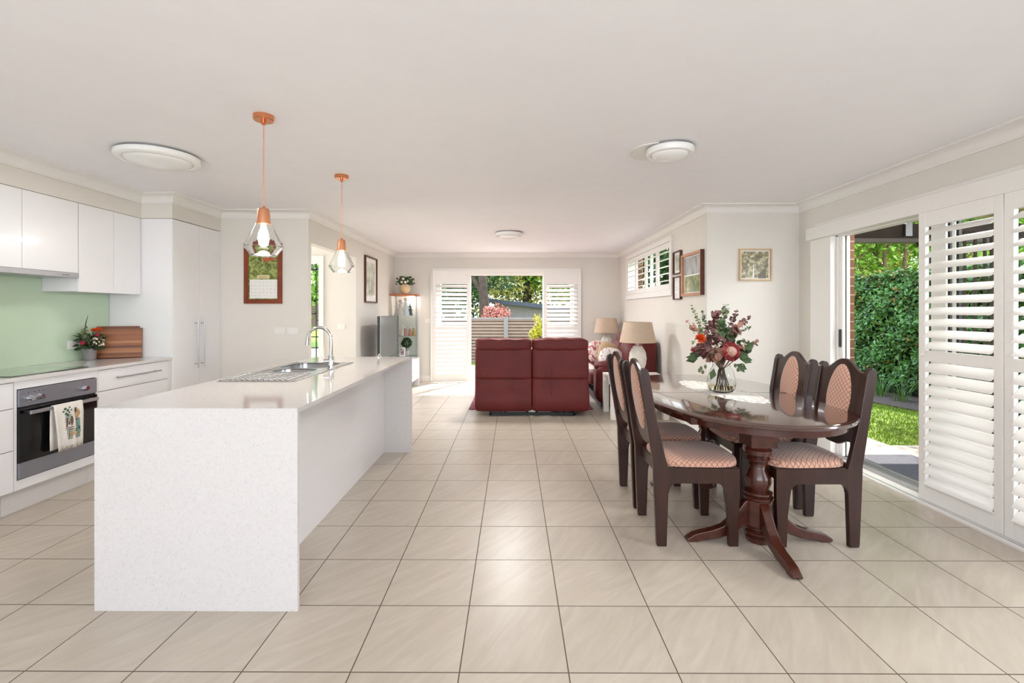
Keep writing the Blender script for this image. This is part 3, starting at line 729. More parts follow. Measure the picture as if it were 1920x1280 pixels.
# tea towel over the oven handle
tw = thing('tea_towel', 'white printed tea towel with fringe hanging over the oven handle', 'tea towel', (FX+.06, 3.38, .36))
mb = MB(); ny = 14; cols = []
def tx(u, z): return .004*math.sin(u*9+z*6)+.003*math.sin(u*21)
prof = [(.043, .37), (.041, .45), (.040, .6), (.040, .668), (.046, .678), (.058, .678), (.064, .668), (.068, .6), (.069, .5), (.068, .40), (.066, .352)]
for i in range(ny+1):
    u = i/ny
    for x_, z_ in prof:
        front = x_ > .05
        yv = 3.278+u*.222+(.03*(1-u)*(.678-z_)/.32*(1.0 if front else -.35))
        mb.v.append((FX+x_+(tx(u, z_) if z_ < .66 else 0), yv, z_))
pn = len(prof)
for i in range(ny):
    for k in range(pn-1): a = i*pn+k; mb.f.append((a, a+1, a+pn+1, a+pn))
tb = mb.build('cloth', towelc, tw, smooth=60, solid=.002)
def patch(y0, y1, z0, z1, m, nm='print', r=0, dx=.0022):
    mb = MB(); n_ = 8
    for i in range(n_+1):
        for j in range(n_+1):
            u = i/n_; v = j/n_; z = z0+(z1-z0)*v; y = y0+(y1-y0)*u
            uu = (y-3.278-.03*(.678-z)/.32)/.222
            # follow the front face of the cloth
            fx = .066+(.003 if z > .42 else .001)*1 if z < .64 else .066
            for (xa, za), (xb, zb) in zip(prof[6:], prof[7:]):
                if zb <= z <= za: fx = xa+(xb-xa)*(za-z)/(za-zb)
            mb.v.append((FX+fx+tx(uu, z)+dx, y, z))
    for i in range(n_):
        for j in range(n_):
            a = i*(n_+1)+j
            u_ = (i+.5)/n_-.5; v_ = (j+.5)/n_-.5
            if r and u_*u_+v_*v_ > .25*r: continue
            mb.f.append((a, a+1, a+n_+2, a+n_+1))
    return mb
pr = patch(3.35, 3.37, .64, .655, inkg)
g1 = MB()
def addp(dst, mb): b = len(dst.v); dst.v += mb.v; dst.f += [tuple(b+i for i in f_) for f_ in mb.f]
for y_, z_, s_ in ((3.355, .64, .016), (3.372, .628, .018), (3.345, .622, .014), (3.392, .645, .014), (3.385, .612, .014), (3.36, .605, .016), (3.405, .625, .012), (3.372, .594, .018)):
    addp(g1, patch(y_-s_/2, y_+s_/2, z_-s_/2, z_+s_/2, inkg, r=1))
for i in range(9):
    addp(g1, patch(3.37+i*.0125, 3.373+i*.0125, .42, .488, inkg))
for i in range(6): addp(g1, patch(3.362, 3.475, .424+i*.012, .427+i*.012, inkg))
for i in range(5): addp(g1, patch(3.355, 3.41, .545+i*.011, .549+i*.011, inkg))
g1.build('print_leaves', inkg, tw)
g2 = MB(); addp(g2, patch(3.362, 3.372, .51, .575, 0)); addp(g2, patch(3.395, 3.417, .515, .58, 0, r=1)); addp(g2, patch(3.36, 3.42, .500, .506, 0)); addp(g2, patch(3.36, 3.42, .490, .494, 0)); g2.build('print_jar', inkb, tw)
g3 = MB(); addp(g3, patch(3.425, 3.478, .56, .635, 0, r=1, dx=.0024)); g3.build('print_cloche', inkt, tw); patch(3.385, 3.42, .437, .468, 0, r=1, dx=.003).build('print_fruit', inkt, tw); patch(3.415, 3.44, .444, .472, 0, r=1, dx=.0034).build('print_fruit', inkt, tw)
g4 = MB(); addp(g4, patch(3.44, 3.485, .455, .545, 0, dx=.0026)); g4.build('print_tile', inkn, tw)
g5 = MB(); addp(g5, patch(3.452, 3.474, .475, .50, 0, r=1, dx=.0034)); addp(g5, patch(3.376, 3.386, .525, .545, 0, r=1, dx=.003)); addp(g5, patch(3.43, 3.475, .548, .555, 0, dx=.003)); addp(g5, patch(3.426, 3.44, .60, .638, 0, r=1, dx=.003)); g5.build('print_outline', inkd, tw)
g6 = MB()
for i in range(16): addp(g6, patch(3.312+i*.012, 3.316+i*.012, .353, .362+.006*(i % 3), 0, dx=.003))
g6.build('fringe', inkb, tw)
# benchtop, hob
ct = thing('kitchen_benchtop', 'thin pale stone benchtop along the kitchen wall', 'benchtop', (-3.48, 3.4, .87))
B(XL+.006, -3.185, 2.33, 4.498, .87, .895).build('slab', stonem, ct, bevel=.002)
hb_ = thing('induction_hob', 'black glass cooktop set into the kitchen benchtop above the oven', 'cooktop', (-3.5, 3.38, .895))
B(-3.75, -3.245, 3.10, 3.675, .8955, .901).build('glass_plate', hobm, hb_, bevel=.002)
mb = MB()
for x_, y_, r_ in ((-3.62, 3.24, .075), (-3.62, 3.52, .095), (-3.38, 3.24, .095), (-3.38, 3.52, .075)):
    mb.lathe([(r_, .9012), (r_+.002, .9012)], x_, y_, 0, 40, cap=False)
mb.build('zone_rings', steel, hb_)
sb = B(XL+.0005, XL+.007, 2.33, 4.498, .896, 1.588)
o = tag(sb.build('glass_splashback', splash, recenter=False), 'pale green glass splashback behind the hob and benchtop', 'splashback')
# splashback is cut by the upper cabinets: they stand in front of its top edge
def outlet(lab, c, n, w_=.115, h_=.07, kind='power_outlet', sw=2, group=None, cat='power outlet'):
    t = thing(kind, lab, cat, c, group)
    x, y, z = c
    if n == 'x':
        B(x, x+.008, y-w_/2, y+w_/2, z-h_/2, z+h_/2).build('plate', trimw, t, bevel=.002)
        for i in range(sw): yy = y-w_/2+w_*(i+1)/(sw+1); B(x+.0085, x+.012, yy-.008, yy+.008, z-.012, z+.014).build('switch', trimw, t, bevel=.001)
    else:
        B(x-w_/2, x+w_/2, y-.008, y, z-h_/2, z+h_/2).build('plate', trimw, t, bevel=.002)
        for i in range(sw): xx = x-w_/2+w_*(i+1)/(sw+1); B(xx-.008, xx+.008, y-.012, y-.0085, z-.012, z+.014).build('switch', trimw, t, bevel=.001)
outlet('white power outlet on the green splashback beside the flower pot', (XL+.0075, 4.13, 1.035), 'x')
outlet('white power outlet below the calendar, nearer to the pantry', (-2.545, YK, 1.107), 'y', .12, .075)
outlet('white switch plate below the calendar, nearer to the wall corner', (-2.405, YK, 1.107), 'y', .12, .075, kind='light_switch', cat='light switch')
outlet('white switch plate in the hall beside the barred window', (-2.44, HY, 1.105), 'y', .11, .08, kind='light_switch', cat='light switch')
outlet('small white wall plate between the glass cabinet and the shutter', (-1.61, YB, 1.14), 'y', .11, .08, kind='wall_plate', sw=1, cat='light switch')

# upper cabinets
def upper(lab, y0, y1, z0, split, group='white gloss upper cabinets'):
    t = thing('upper_cabinet', lab, 'kitchen cabinet', (-3.64, (y0+y1)/2, z0), group)
    B(XL+.009, -3.503, y0, y1, z0, 2.193).build('body', gloss, t)
    ys = [y0]+split+[y1]
    for a, b_ in zip(ys, ys[1:]): B(-3.502, -3.484, a+.0015, b_-.0015, z0-.004, 2.190).build('door', gloss, t, bevel=.0012)
upper('white gloss upper cabinet with two narrow doors beside the tall pantry', 3.852, 4.497, 1.483, [4.19])
upper('white gloss upper cabinet with two wide doors over the rangehood', 2.96, 3.848, 1.632, [3.405])
upper('white gloss upper cabinet beyond the rangehood, cut off by the picture edge', 2.33, 2.956, 1.483, [])
rh = thing('rangehood', 'slim stainless rangehood under the wide upper cabinet', 'rangehood', (-3.65, 3.4, 1.586))
B(XL+.009, -3.474, 2.965, 3.845, 1.588, 1.626).build('body', steel, rh, bevel=.002)
B(-3.4735, -3.473, 3.70, 3.76, 1.604, 1.608).build('badge', inkd, rh)
# pantry
pt = thing('pantry_cupboard', 'tall white gloss two-door pantry beside the calendar wall', 'pantry', (-3.49, 4.87, 0))
B(XL+.005, -3.212, 4.502, 5.24, .1, 2.19).build('body', gloss, pt); B(XL+.005, -3.27, 4.502, 5.24, 0, .1).build('kick_board', kickm, pt)
B(-3.212, -3.192, 4.502, 4.514, .1, 2.19).box(-3.212, -3.192, 5.205, 5.247, .0, 2.19).build('end_panel', gloss, pt, bevel=.001)
for a, b_, hy in ((4.517, 4.886, 4.815), (4.889, 5.203, 4.912)):
    d = B(-3.21, -3.19, a, b_, .105, 2.187).build('door', gloss, pt, bevel=.0015)
    handle(d, -3.152, 0, 0, 0, True, .757, 1.245, hy)

# chopping boards
def board(lab, x0, x1, h, ybase, lean, z0=.8955, m=boardm):
    t = B(x0, x1, -.011, .011, 0, h); a = math.atan2(lean, h)
    o = t.build('chopping_board', m, bevel=.003, recenter=False)
    o.location = (-3.60, ybase, z0+.0035); o.rotation_euler = (-a, 0, R(27))
    return tag(o, lab, 'chopping board', 'striped wooden chopping boards')
board('striped wooden chopping board in front, leaning on the pantry side', -.19, .165, .268, 4.395, .02)
board('striped wooden chopping board behind, its top edge showing higher', -.19, .125, .286, 4.428, .02)
# flower pot
pp = thing('metal_flower_pot', 'small silver metal pot on the kitchen benchtop', 'flower pot', (-3.70, 4.2, .8955))
MB().lathe([(.0, 0), (.042, 0), (.043, .004), (.045, .012), (.042, .014), (.056, .098), (.059, .102), (.056, .104), (.052, .098), (.04, .02), (0, .02)], -3.70, 4.2, .8955, 32).build('pot', steel, pp, smooth=50)
fp = thing('flower_arrangement', 'orange, red and white artificial flowers in the silver pot', 'flowers', (-3.70, 4.2, 1.0))
def rnd3(s_): return Vector((random.gauss(0, s_), random.gauss(0, s_), random.gauss(0, s_)))
mb = MB(); mb.raw = True
base = Vector((-3.70, 4.2, 1.0))
for _ in range(160):
    a = random.uniform(0, 6.28); r_ = random.uniform(.0, .09); z_ = random.uniform(-.02, .13)*(1-r_*2)
    p = base+Vector((r_*math.cos(a)*.8+.0, r_*math.sin(a), z_)); p.x = max(p.x, XL+.03)
    d = Vector((math.cos(a), math.sin(a), random.uniform(-.2, .6))); mb.leaf(p, d, (random.gauss(0, .4), random.gauss(0, .4), 1), .055, .026)
mb.build('leaves', green1, fp)
mb = MB(); mb.raw = True
for (dx, dy, h_) in ((.0, -.09, .17), (.02, .06, .19), (-.02, -.03, .2)):
    pts = [base+Vector((dx*u, dy*u, h_*u)) for u in (0, .3, .6, .85, 1)]; mb.tube(pts, .0015, 5)
    for i in range(9):
        u = .35+.07*i; p = base+Vector((dx*u, dy*u, h_*u)); mb.disc(p+Vector((0, .012*(-1)**i, 0)), rnd3(1)+Vector((1, -1, 0)), .011, 7)
mb.build('eucalyptus_sprig', green2, fp)
mb = MB(); mb.tube([base+Vector((0, 0, .05)), base+Vector((-.01, -.04, .14)), base+Vector((-.005, -.035, .22)), base+Vector((0, -.02, .29))], [.002, .003, .004, .001], 6); mb.build('dry_twig', stemm, fp)
mb = MB(); mb.raw = True
for c_ in ((.03, .01, .15), (.035, .045, .155)):
    cc = base+Vector(c_)
    for _ in range(70): d = rnd3(1).normalized(); d.z = abs(d.z); mb.leaf(cc, d, rnd3(1), .034, .007)
mb.build('orange_flower', orangem, fp)
MB().ball(tuple(base+Vector((.055, .005, .11))), .02, 10).build('red_flower', redm, fp, smooth=180)
MB().ball(tuple(base+Vector((.03, -.105, .055))), .019, 10).build('dark_red_bud', redm, fp, smooth=180)
mb = MB(); mb.raw = True
for _ in range(46):
    a = random.uniform(-1.2, 1.6); p = base+Vector((.05+.02*math.cos(a), .02+.06*math.sin(a), random.uniform(.02, .1)))
    mb.disc(p, Vector((1, -.6, .5))+rnd3(.4), .006, 6)
mb.build('white_flowers', whitep, fp)

# ------------------------------------------------------------------ island
IX0, IX1, IY0, IY1, IZ = -1.85, -.951, 2.122, 4.535, .895
isl = thing('kitchen_island', 'white stone kitchen island with waterfall ends', 'kitchen island', ((IX0+IX1)/2, (IY0+IY1)/2, 0))
sx0, sx1, sy0, sy1 = -1.775, -1.37, 3.30, 3.975     # cut-out for the bowls
B(IX0, IX1, IY0, sy0, IZ-.02, IZ).box(IX0, IX1, sy1, IY1, IZ-.02, IZ).box(IX0, sx0, sy0, sy1, IZ-.02, IZ).box(sx1, IX1, sy0, sy1, IZ-.02, IZ).build('benchtop', stonem, isl)
B(IX0, IX1, IY0, IY0+.02, 0, IZ-.02).build('waterfall_end', stonem, isl)
B(IX0, IX1, IY1-.02, IY1, 0, IZ-.02).build('waterfall_end', stonem, isl)
B(-1.83, -1.212, IY0+.02, 3.2, .0, IZ-.021).box(-1.83, -1.212, 3.2, 4.03, 0, .66).box(-1.83, -1.212, 4.03, IY1-.02, 0, IZ-.021).box(-1.232, -1.212, 3.2, 4.03, .66, IZ-.021).box(-1.83, -1.81, 3.2, 4.03, .66, IZ-.021).build('cabinet_body', gloss, isl)
for a in range(4):
    ys = 2.145+a*.592; B(-1.85, -1.831, ys+.002, ys+.590, .1, .868).build('door', gloss, isl, bevel=.0015)
# sink
sk_ = thing('double_bowl_sink', 'stainless steel sink with drainer set into the island', 'sink', (-1.56, 3.46, IZ))
SX0, SX1, SY0, SY1 = -1.797, -1.325, 2.916, 4.0
bowls = [(-1.70, -1.42, 3.345, 3.535, .10), (-1.755, -1.40, 3.575, 3.95, .16)]
def rrect(x0, x1, y0, y1, r, n=6):
    out = []
    for cx, cy, a in ((x1-r, y1-r, 0), (x0+r, y1-r, 90), (x0+r, y0+r, 180), (x1-r, y0+r, 270)):
        for i in range(n+1): t = R(a+90*i/n); out.append((cx+r*math.cos(t), cy+r*math.sin(t)))
    return out
mb = MB(); zt = IZ+.004
# rim plate round the bowls, with ridged drainer
for (bx0, bx1, by0, by1) in ((SX0, SX1, SY0, 3.30), (SX0, SX1, 3.30, 3.345), (SX0, -1.70, 3.345, 3.535), (-1.42, SX1, 3.345, 3.535), (SX0, SX1, 3.535, 3.575), (SX0, -1.755, 3.575, 3.95), (-1.40, SX1, 3.575, 3.95), (SX0, SX1, 3.95, SY1)):
    mb.box(bx0, bx1, by0, by1, IZ+.0005, zt)
mb.build('rim', sinkm, sk_)
for k, (x0, x1, y0, y1, dp) in enumerate(bowls):
    mb = MB(); o_ = rrect(x0-.001, x1+.001, y0-.001, y1+.001, .002); a_ = rrect(x0, x1, y0, y1, .07); b2 = rrect(x0+.01, x1-.01, y0+.01, y1-.01, .06); c2_ = rrect(x0+.035, x1-.035, y0+.035, y1-.035, .05)
    n_ = len(a_)
    for ring, z_ in ((o_, zt), (a_, zt+.0008), (a_, zt-.006), (b2, zt-dp+.03), (c2_, zt-dp)):
        mb.v += [(p[0], p[1], z_) for p in ring]
    for r_ in range(4):
        for i in range(n_): j = (i+1) % n_; mb.f.append((r_*n_+i, r_*n_+j, (r_+1)*n_+j, (r_+1)*n_+i))
    mb.f.append(tuple(4*n_+i for i in range(n_)))
    mb.build('bowl', sinkm, sk_, smooth=50)
mb = MB()
for i in range(11):
    X = -1.735+i*.034; mb.tube([(X, 2.95, zt+.001), (X, 3.30, zt+.001)], .0045, 8)
mb.build('drainer_ridges', sinkm, sk_, smooth=60)
mb = MB(); mb.tube([(SX0+.012, SY0+.012, zt), (SX0+.012, SY1-.012, zt)], .007, 8); mb.tube([(SX1-.006, SY0+.006, zt), (SX1-.006, SY1-.006, zt)], .004, 8); mb.build('raised_edge', sinkm, sk_, smooth=60)
# tap
tp = thing('mixer_tap', 'chrome gooseneck mixer tap at the island sink', 'tap', (-1.346, 3.558, IZ+.004))
tX, tY = -1.346, 3.558
MB().lathe([(0, 0), (.026, 0), (.026, .006), (.021, .008), (.021, .095), (.018, .10), (.0, .10)], tX, tY, IZ+.0045, 24).build('base', chrome, tp, smooth=40)
rr = .086; zc = 1.214-rr-.011
pts = [(tX, tY, IZ+.1), (tX, tY, zc)]+[(tX-rr+rr*math.cos(R(a)), tY, zc+rr*math.sin(R(a))) for a in range(10, 181, 10)]+[(tX-2*rr-.003, tY, zc-.02)]
MB().tube(pts, .0115, 14).tube([(tX-2*rr-.003, tY, zc-.018), (tX-2*rr-.004, tY, zc-.045)], .0135, 14).build('spout', chrome, tp, smooth=50)
MB().tube([(tX, tY, IZ+.06), (tX-.05, tY-.02, IZ+.06)], .017, 14).tube([(tX-.045, tY-.018, IZ+.07), (tX-.045, tY-.018, IZ+.155)], .004, 8).build('lever', chrome, tp, smooth=50)
sd = thing('pop_up_outlet', 'small chrome dome at the far end of the island top', 'outlet', (-1.235, 4.44, IZ))
MB().lathe([(0, 0), (.026, 0), (.026, .004), (.02, .01), (.008, .028), (.004, .036), (0, .036)], -1.235, 4.44, IZ+.0005, 20).build('dome', chrome, sd, smooth=50)

# ------------------------------------------------------------------ pendants and ceiling lights
def pendant(lab, x, y):
    t = thing('pendant_light', lab, 'pendant light', (x, y, CZ), 'copper and glass pendant lights over the island')
    MB().lathe([(0, 0), (.055, 0), (.055, -.024), (.050, -.029), (.012, -.029), (.012, -.05), (.006, -.053), (0, -.053)], x, y, CZ, 32).build('canopy', copper, t, smooth=40)
    MB().tube([(x, y, CZ-.05), (x, y, 1.905)], .0028, 8).build('cord', coppers, t)
    MB().lathe([(0, 1.915), (.006, 1.915), (.01, 1.905), (.026, 1.898), (.031, 1.885), (.037, 1.812), (0, 1.812)], x, y, 0, 28).build('lamp_holder', coppers, t, smooth=40)
    prof = [(.042, 1.812), (.047, 1.80), (.101, 1.683), (.068, 1.636), (.064, 1.634), (.0, 1.634)]
    inner = [(.0, 1.640), (.063, 1.640), (.095, 1.684), (.043, 1.80), (.039, 1.812)]
    MB().lathe(prof+inner, x, y, 0, 32, cap=False).build('glass_shade', glassm, t, smooth=25)
    b = MB().lathe([(.0, 1.81), (.013, 1.81), (.014, 1.79), (.026, 1.755), (.029, 1.73), (.024, 1.70), (.012, 1.685), (0, 1.682)], x, y, 0, 24).build('bulb', bulbm, t, smooth=60)
    light('POINT', 'pendant_glow', (x, y, 1.62), 4, (1, .85, .65), size=.05)
pendant('copper pendant with faceted glass shade at the near end of the island', -1.40, 2.70)
pendant('copper pendant with faceted glass shade at the far end of the island', -1.385, 3.89)
def dome(lab, x, y, r, ring=None, z=CZ):
    t = thing('ceiling_light', lab, 'ceiling light', (x, y, z), 'round ceiling lights')
    MB().lathe([(0, -.002), (r*.93, -.002), (r*.93, -.02), (0, -.02)], x, y, z, 40).build('base', steel, t)
    MB().lathe([(r, -.016), (r, -.045), (r*.96, -.053), (r*.84, -.055), (r*.80, -.050), (r*.80, -.02), (r*.96, -.016)], x, y, z, 40, cap=False).build('trim_ring', opal, t, smooth=40)
    MB().lathe([(r*.80, -.045)]+[(r*.80*math.cos(R(a)), -.045-.042*math.sin(R(a))) for a in (15, 30, 45, 60, 75)]+[(0, -.087)], x, y, z, 40, cap=False).build('diffuser', opal, t, smooth=60)
    if ring:
        MB().lathe([(0, -.0005), (ring[2], -.0005), (ring[2], -.008), (0, -.008)], ring[0], ring[1], z, 40).build('mounting_plate', trimw, t)
        B(ring[0]-ring[2]+.012, ring[0]-ring[2]+.02, ring[1]-.004, ring[1]+.004, z-.0095, z-.008).build('screw', steel, t)
    return t
dome('large round ceiling light over the kitchen side of the island', -2.48, 3.36, .255)
dome('round ceiling light with loose mounting plate over the dining side', 1.05, 3.23, .155, (.985, 3.31, .185))
dome('round ceiling light over the living area', -.06, 6.72, .19)

for x, y, e in ((-2.48, 3.36, 5), (1.05, 3.23, 7), (-.06, 6.72, 23)):  # added soft fill below the ceiling domes; the fixtures themselves are unlit
    l_ = light('AREA', 'ceiling_lamp_fill', (x, y, CZ-.095), e, (1, .99, .98), (0, 0, 0), .36); l_.data.shape = 'DISK'

# ------------------------------------------------------------------ calendar and pictures
cal = thing('wall_calendar', 'framed botanical calendar on the kitchen end wall', 'calendar', (-2.72, YK, 1.405))
x0, x1, z0, z1 = -2.93, -2.515, 1.405, 2.063; fw = .048; Yc = YK
B(x0, x0+fw, Yc-.022, Yc, z0, z1).box(x1-fw, x1, Yc-.022, Yc, z0, z1).box(x0+fw, x1-fw, Yc-.022, Yc, z0, z0+fw).box(x0+fw, x1-fw, Yc-.022, Yc, z1-fw, z1).build('frame', framec, cal, bevel=.003)
B(x0+fw, x1-fw, Yc-.010, Yc-.004, z0+fw, z1-fw).build('picture', calpic, cal)
B(-2.868, -2.568, Yc-.013, Yc-.0105, 1.462, 1.668).build('date_page', paper, cal)
MB().puff((-2.66, Yc-.0105, 1.89), (.075, .002, .018), 2, 6).puff((-2.69, Yc-.0105, 1.865), (.03, .002, .01), 2, 6).build('red_flower_print', mat('print_red_orange', (178, 96, 60), .6, noise=.3, nscale=50), cal, smooth=180)
B(-2.785, -2.655, Yc-.013, Yc-.0105, 1.678, 1.716).build('month_label', mat('print_cream', (226, 208, 160), .6), cal)
def text(parent, s_, loc, size, m, rot=(R(90), 0, 0), name='lettering', align='CENTER'):
    cu = bpy.data.curves.new(name, 'FONT'); cu.body = s_; cu.size = size; cu.align_x = align; cu.resolution_u = 2
    o = bpy.data.objects.new(name, cu); C.objects.link(o); o.parent = parent; o.location = Vector(loc)-worldloc(parent); o.rotation_euler = rot
    cu.materials.append(m); return o
grey = mat('ink_grey', (150, 150, 154), .8)
d_ = 1; rows = []
for r_ in range(5):
    for c_ in range(7):
        if d_ > 31: break
        rows.append((str(d_), -2.845+c_*.042, 1.632-r_*.037)); d_ += 1
mbd = MB()
mbl = MB(); mbl.raw = True
for txt, X_, Z_ in rows+[('January', -2.72, 1.689)]:
    cu = bpy.data.curves.new('tmp', 'FONT'); cu.body = txt; cu.size = .016 if len(txt) < 3 else .03; cu.align_x = 'CENTER'; cu.resolution_u = 2
    to = bpy.data.objects.new('tmp', cu); me_ = bpy.data.meshes.new_from_object(to)
    D_ = mbd if len(txt) < 3 else mbl; b = len(D_.v); D_.v += [(X_+v.co.x, Yc-.0134, Z_+v.co.y) for v in me_.vertices]; D_.f += [tuple(b+i for i in p.vertices) for p in me_.polygons]
    bpy.data.objects.remove(to); bpy.data.curves.remove(cu); bpy.data.meshes.remove(me_)
mbd.raw = True
tag(mbd.build('date_numbers', grey, cal), kind='stuff'); mbl.build('month_lettering', inkb, cal)
def frame(lab, n, c, w_, h_, fw, fm, mat_w, art, group=None, dpt=.03, matm_=paper, split=None, fm2=None):
    # n: 'x+' hangs on a wall facing +x etc; c: centre on wall face
    t = thing('framed_picture', lab, 'picture', (c[0], c[1], c[2]-h_/2), group)
    def bx(u0, u1, v0, v1, d0, d1):
        x, y, z = c
        if n == 'y-': return B(x+u0, x+u1, y-d1, y-d0, z+v0, z+v1)
        if n == 'x+': return B(x+d0, x+d1, y+u0, y+u1, z+v0, z+v1)
        if n == 'x-': return B(x-d1, x-d0, y+u0, y+u1, z+v0, z+v1)
    W, H_ = w_/2, h_/2
    mb = MB()
    for a in ((-W, -W+fw, -H_, H_), (W-fw, W, -H_, H_), (-W+fw, W-fw, -H_, -H_+fw), (-W+fw, W-fw, H_-fw, H_)): addp(mb, bx(*a, .001, dpt))
    mb.build('frame', fm, t, bevel=.002)
    if n == 'x-': bx(-W-.004, -W-.0005, -H_, H_, .001, dpt+.004).build('frame_edge', MATS['frame_brown_wood'] if False else frameb, t)
    bx(-W+fw, W-fw, -H_+fw, H_-fw, .002, .008).build('mount', matm_, t)
    q = fw+mat_w
    if split:
        bx(-W+q, W-q, H_-q-(h_-2*q)*.5, H_-q, .0085, .0095).build('artwork', art, t); bx(-W+q+.03, W-q-.02, -H_+q, H_-q-(h_-2*q)*.54, .0085, .0095).build('artwork', split, t)
    else: bx(-W+q, W-q, -H_+q, H_-q, .0085, .0095).build('artwork', art, t)
    return t
frame('tall narrow brown framed print on the wall above the television', 'x+', (LX, 7.52, 1.81), .62, .86*.83, .022, frameb, .07, artg)
frame('small brown framed print beside the high window, upper of the stacked pair', 'x-', (RX, 5.835, 1.908), .262, .278, .014, frameb, .03, artg)
frame('small dark framed certificate beside the high window, lower of the stacked pair', 'x-', (RX, 5.835, 1.602), .262, .278, .012, frameb, .02, blotch('print_text_lines', [(.4, L(214, 214, 214)), (.5, L(240, 240, 238)), (.6, L(236, 234, 230))], 20, stretch=(1, .2, 4)))
frame('large framed picture with pinkish wooden frame near the wall corner', 'x-', (RX, 5.35, 1.733), .60, .478, .03, framep, .012, artgrey, split=artbush, dpt=.04)
pc = frame('square pale wooden framed picture on the wall behind the dining table', 'y-', (2.49, YJ, 1.80), .335, .33, .016, framel, .014, artolive)
MB().prism([(2.52, 1.66), (2.60, 1.66), (2.605, 1.78), (2.52, 1.70)], 'y', YJ-.0108, YJ-.0096).build('printed_roof', mat('print_grey_roof', (120, 112, 100), .5), pc)
MB().prism([(2.465, 1.655), (2.48, 1.655), (2.477, 1.80), (2.470, 1.80)], 'y', YJ-.0108, YJ-.0096).build('printed_post', paper, pc)

# ------------------------------------------------------------------ dining table
TX, TY = 1.48, 3.437; TZ = .745
def oval(a, b, st, n=28):
    out = []
    for k in range(2*n):
        t = 2*math.pi*k/(2*n); ex = 2/2.12
        cx_ = math.copysign(abs(math.cos(t))**ex, math.cos(t)); sy_ = math.copysign(abs(math.sin(t))**ex, math.sin(t))
        out.append((TX+a*cx_, TY+(b-st)*sy_+math.copysign(st, sy_)))
    return out
tbl = thing('dining_table', 'oval mahogany pedestal dining table', 'dining table', (TX, TY, 0))
A_, B_ = .575, 1.018
mb = MB(); prof = [(.0, TZ-.028), (.006, TZ-.024), (.008, TZ-.014), (.002, TZ-.007), (-.006, TZ-.006), (-.012, TZ-.002), (-.02, TZ)]
rg = [oval(A_-.008+d, B_-.008+d, .22) for d, _ in prof]; n_ = len(rg[0])
for r_, (d, z) in zip(rg, prof): mb.v += [(p[0], p[1], z) for p in r_]
for k in range(len(prof)-1):
    for i in range(n_): j = (i+1) % n_; mb.f.append((k*n_+i, k*n_+j, (k+1)*n_+j, (k+1)*n_+i))
mb.f.append(tuple(reversed(range(n_)))); mb.f.append(tuple((len(prof)-1)*n_+i for i in range(n_)))
top = mb.build('table_top', mtop, tbl, smooth=35)
B(TX-A_+.02, TX+A_-.02, TY-.0012, TY+.0012, TZ+.00005, TZ+.0004).build('leaf_joint', blackp, top)
mb = MB(); o1 = oval(A_-.045, B_-.045, .22); o2 = oval(A_-.068, B_-.068, .22)
for ring, z in ((o1, .676), (o1, TZ-.028), (o2, TZ-.028), (o2, .676)): mb.v += [(p[0], p[1], z) for p in ring]
for k in range(4):
    for i in range(n_): j = (i+1) % n_; a, b_ = k*n_, ((k+1) % 4)*n_; mb.f.append((a+i, a+j, b_+j, b_+i))
mb.build('apron', mahog2, tbl, smooth=40)
def pedestal(px, py, feet):
    t = tbl
    prof = [(0, .0), (.058, .0), (.068, .012), (.070, .03), (.058, .04), (.072, .05), (.074, .062), (.060, .072), (.068, .082), (.068, .09), (.06, .098)]
    p2 = [(.062, .245), (.078, .25), (.080, .262), (.066, .270), (.076, .278), (.076, .288), (.052, .298), (.060, .315), (.071, .345), (.068, .375), (.052, .41), (.044, .435), (.052, .44), (.052, .45), (.046, .456), (.062, .47), (.064, .48), (.054, .49), (.070, .505), (.072, .53), (.062, .545), (.07, .553), (0, .553)]
    mb = MB().lathe(prof, px, py, 0, 32).lathe([(0, .245)]+p2, px, py, 0, 32)
    oc = [(px+.078*math.cos(R(22.5+45*i)), py+.078*math.sin(R(22.5+45*i))) for i in range(8)]
    mb.prism(oc, 'z', .098, .245)
    mb.prism([(px-.075, py-.075), (px+.075, py-.075), (px+.075, py+.075), (px-.075, py+.075)], 'z', .553, .676)
    mb.box(px-.40, px+.40, py-.035, py+.035, .676, TZ-.028)
    mb.build('pedestal', mahog2, t, smooth=35)
    for a in feet:
        # foot profile in (r, z)
        up = [(.06, .245), (.085, .235), (.12, .19), (.16, .135), (.21, .092), (.27, .070), (.33, .058), (.375, .045), (.415, .020), (.418, .008)]
        lo = [(.40, .0), (.355, .0), (.345, .008), (.29, .014), (.23, .024), (.17, .044), (.12, .075), (.085, .098), (.06, .1)]
        mb = MB().prism(up+lo, 'y', -.026, .026); M = Matrix.Translation((px, py, 0)) @ Matrix.Rotation(R(a), 4, 'Z'); mb.xf(M)
        mb.build('foot', mahog2, t, bevel=.008, seg=3)
pedestal(1.415, 2.79, (180, 0, -92))
pedestal(1.46, 3.66, (180, 0, 90))

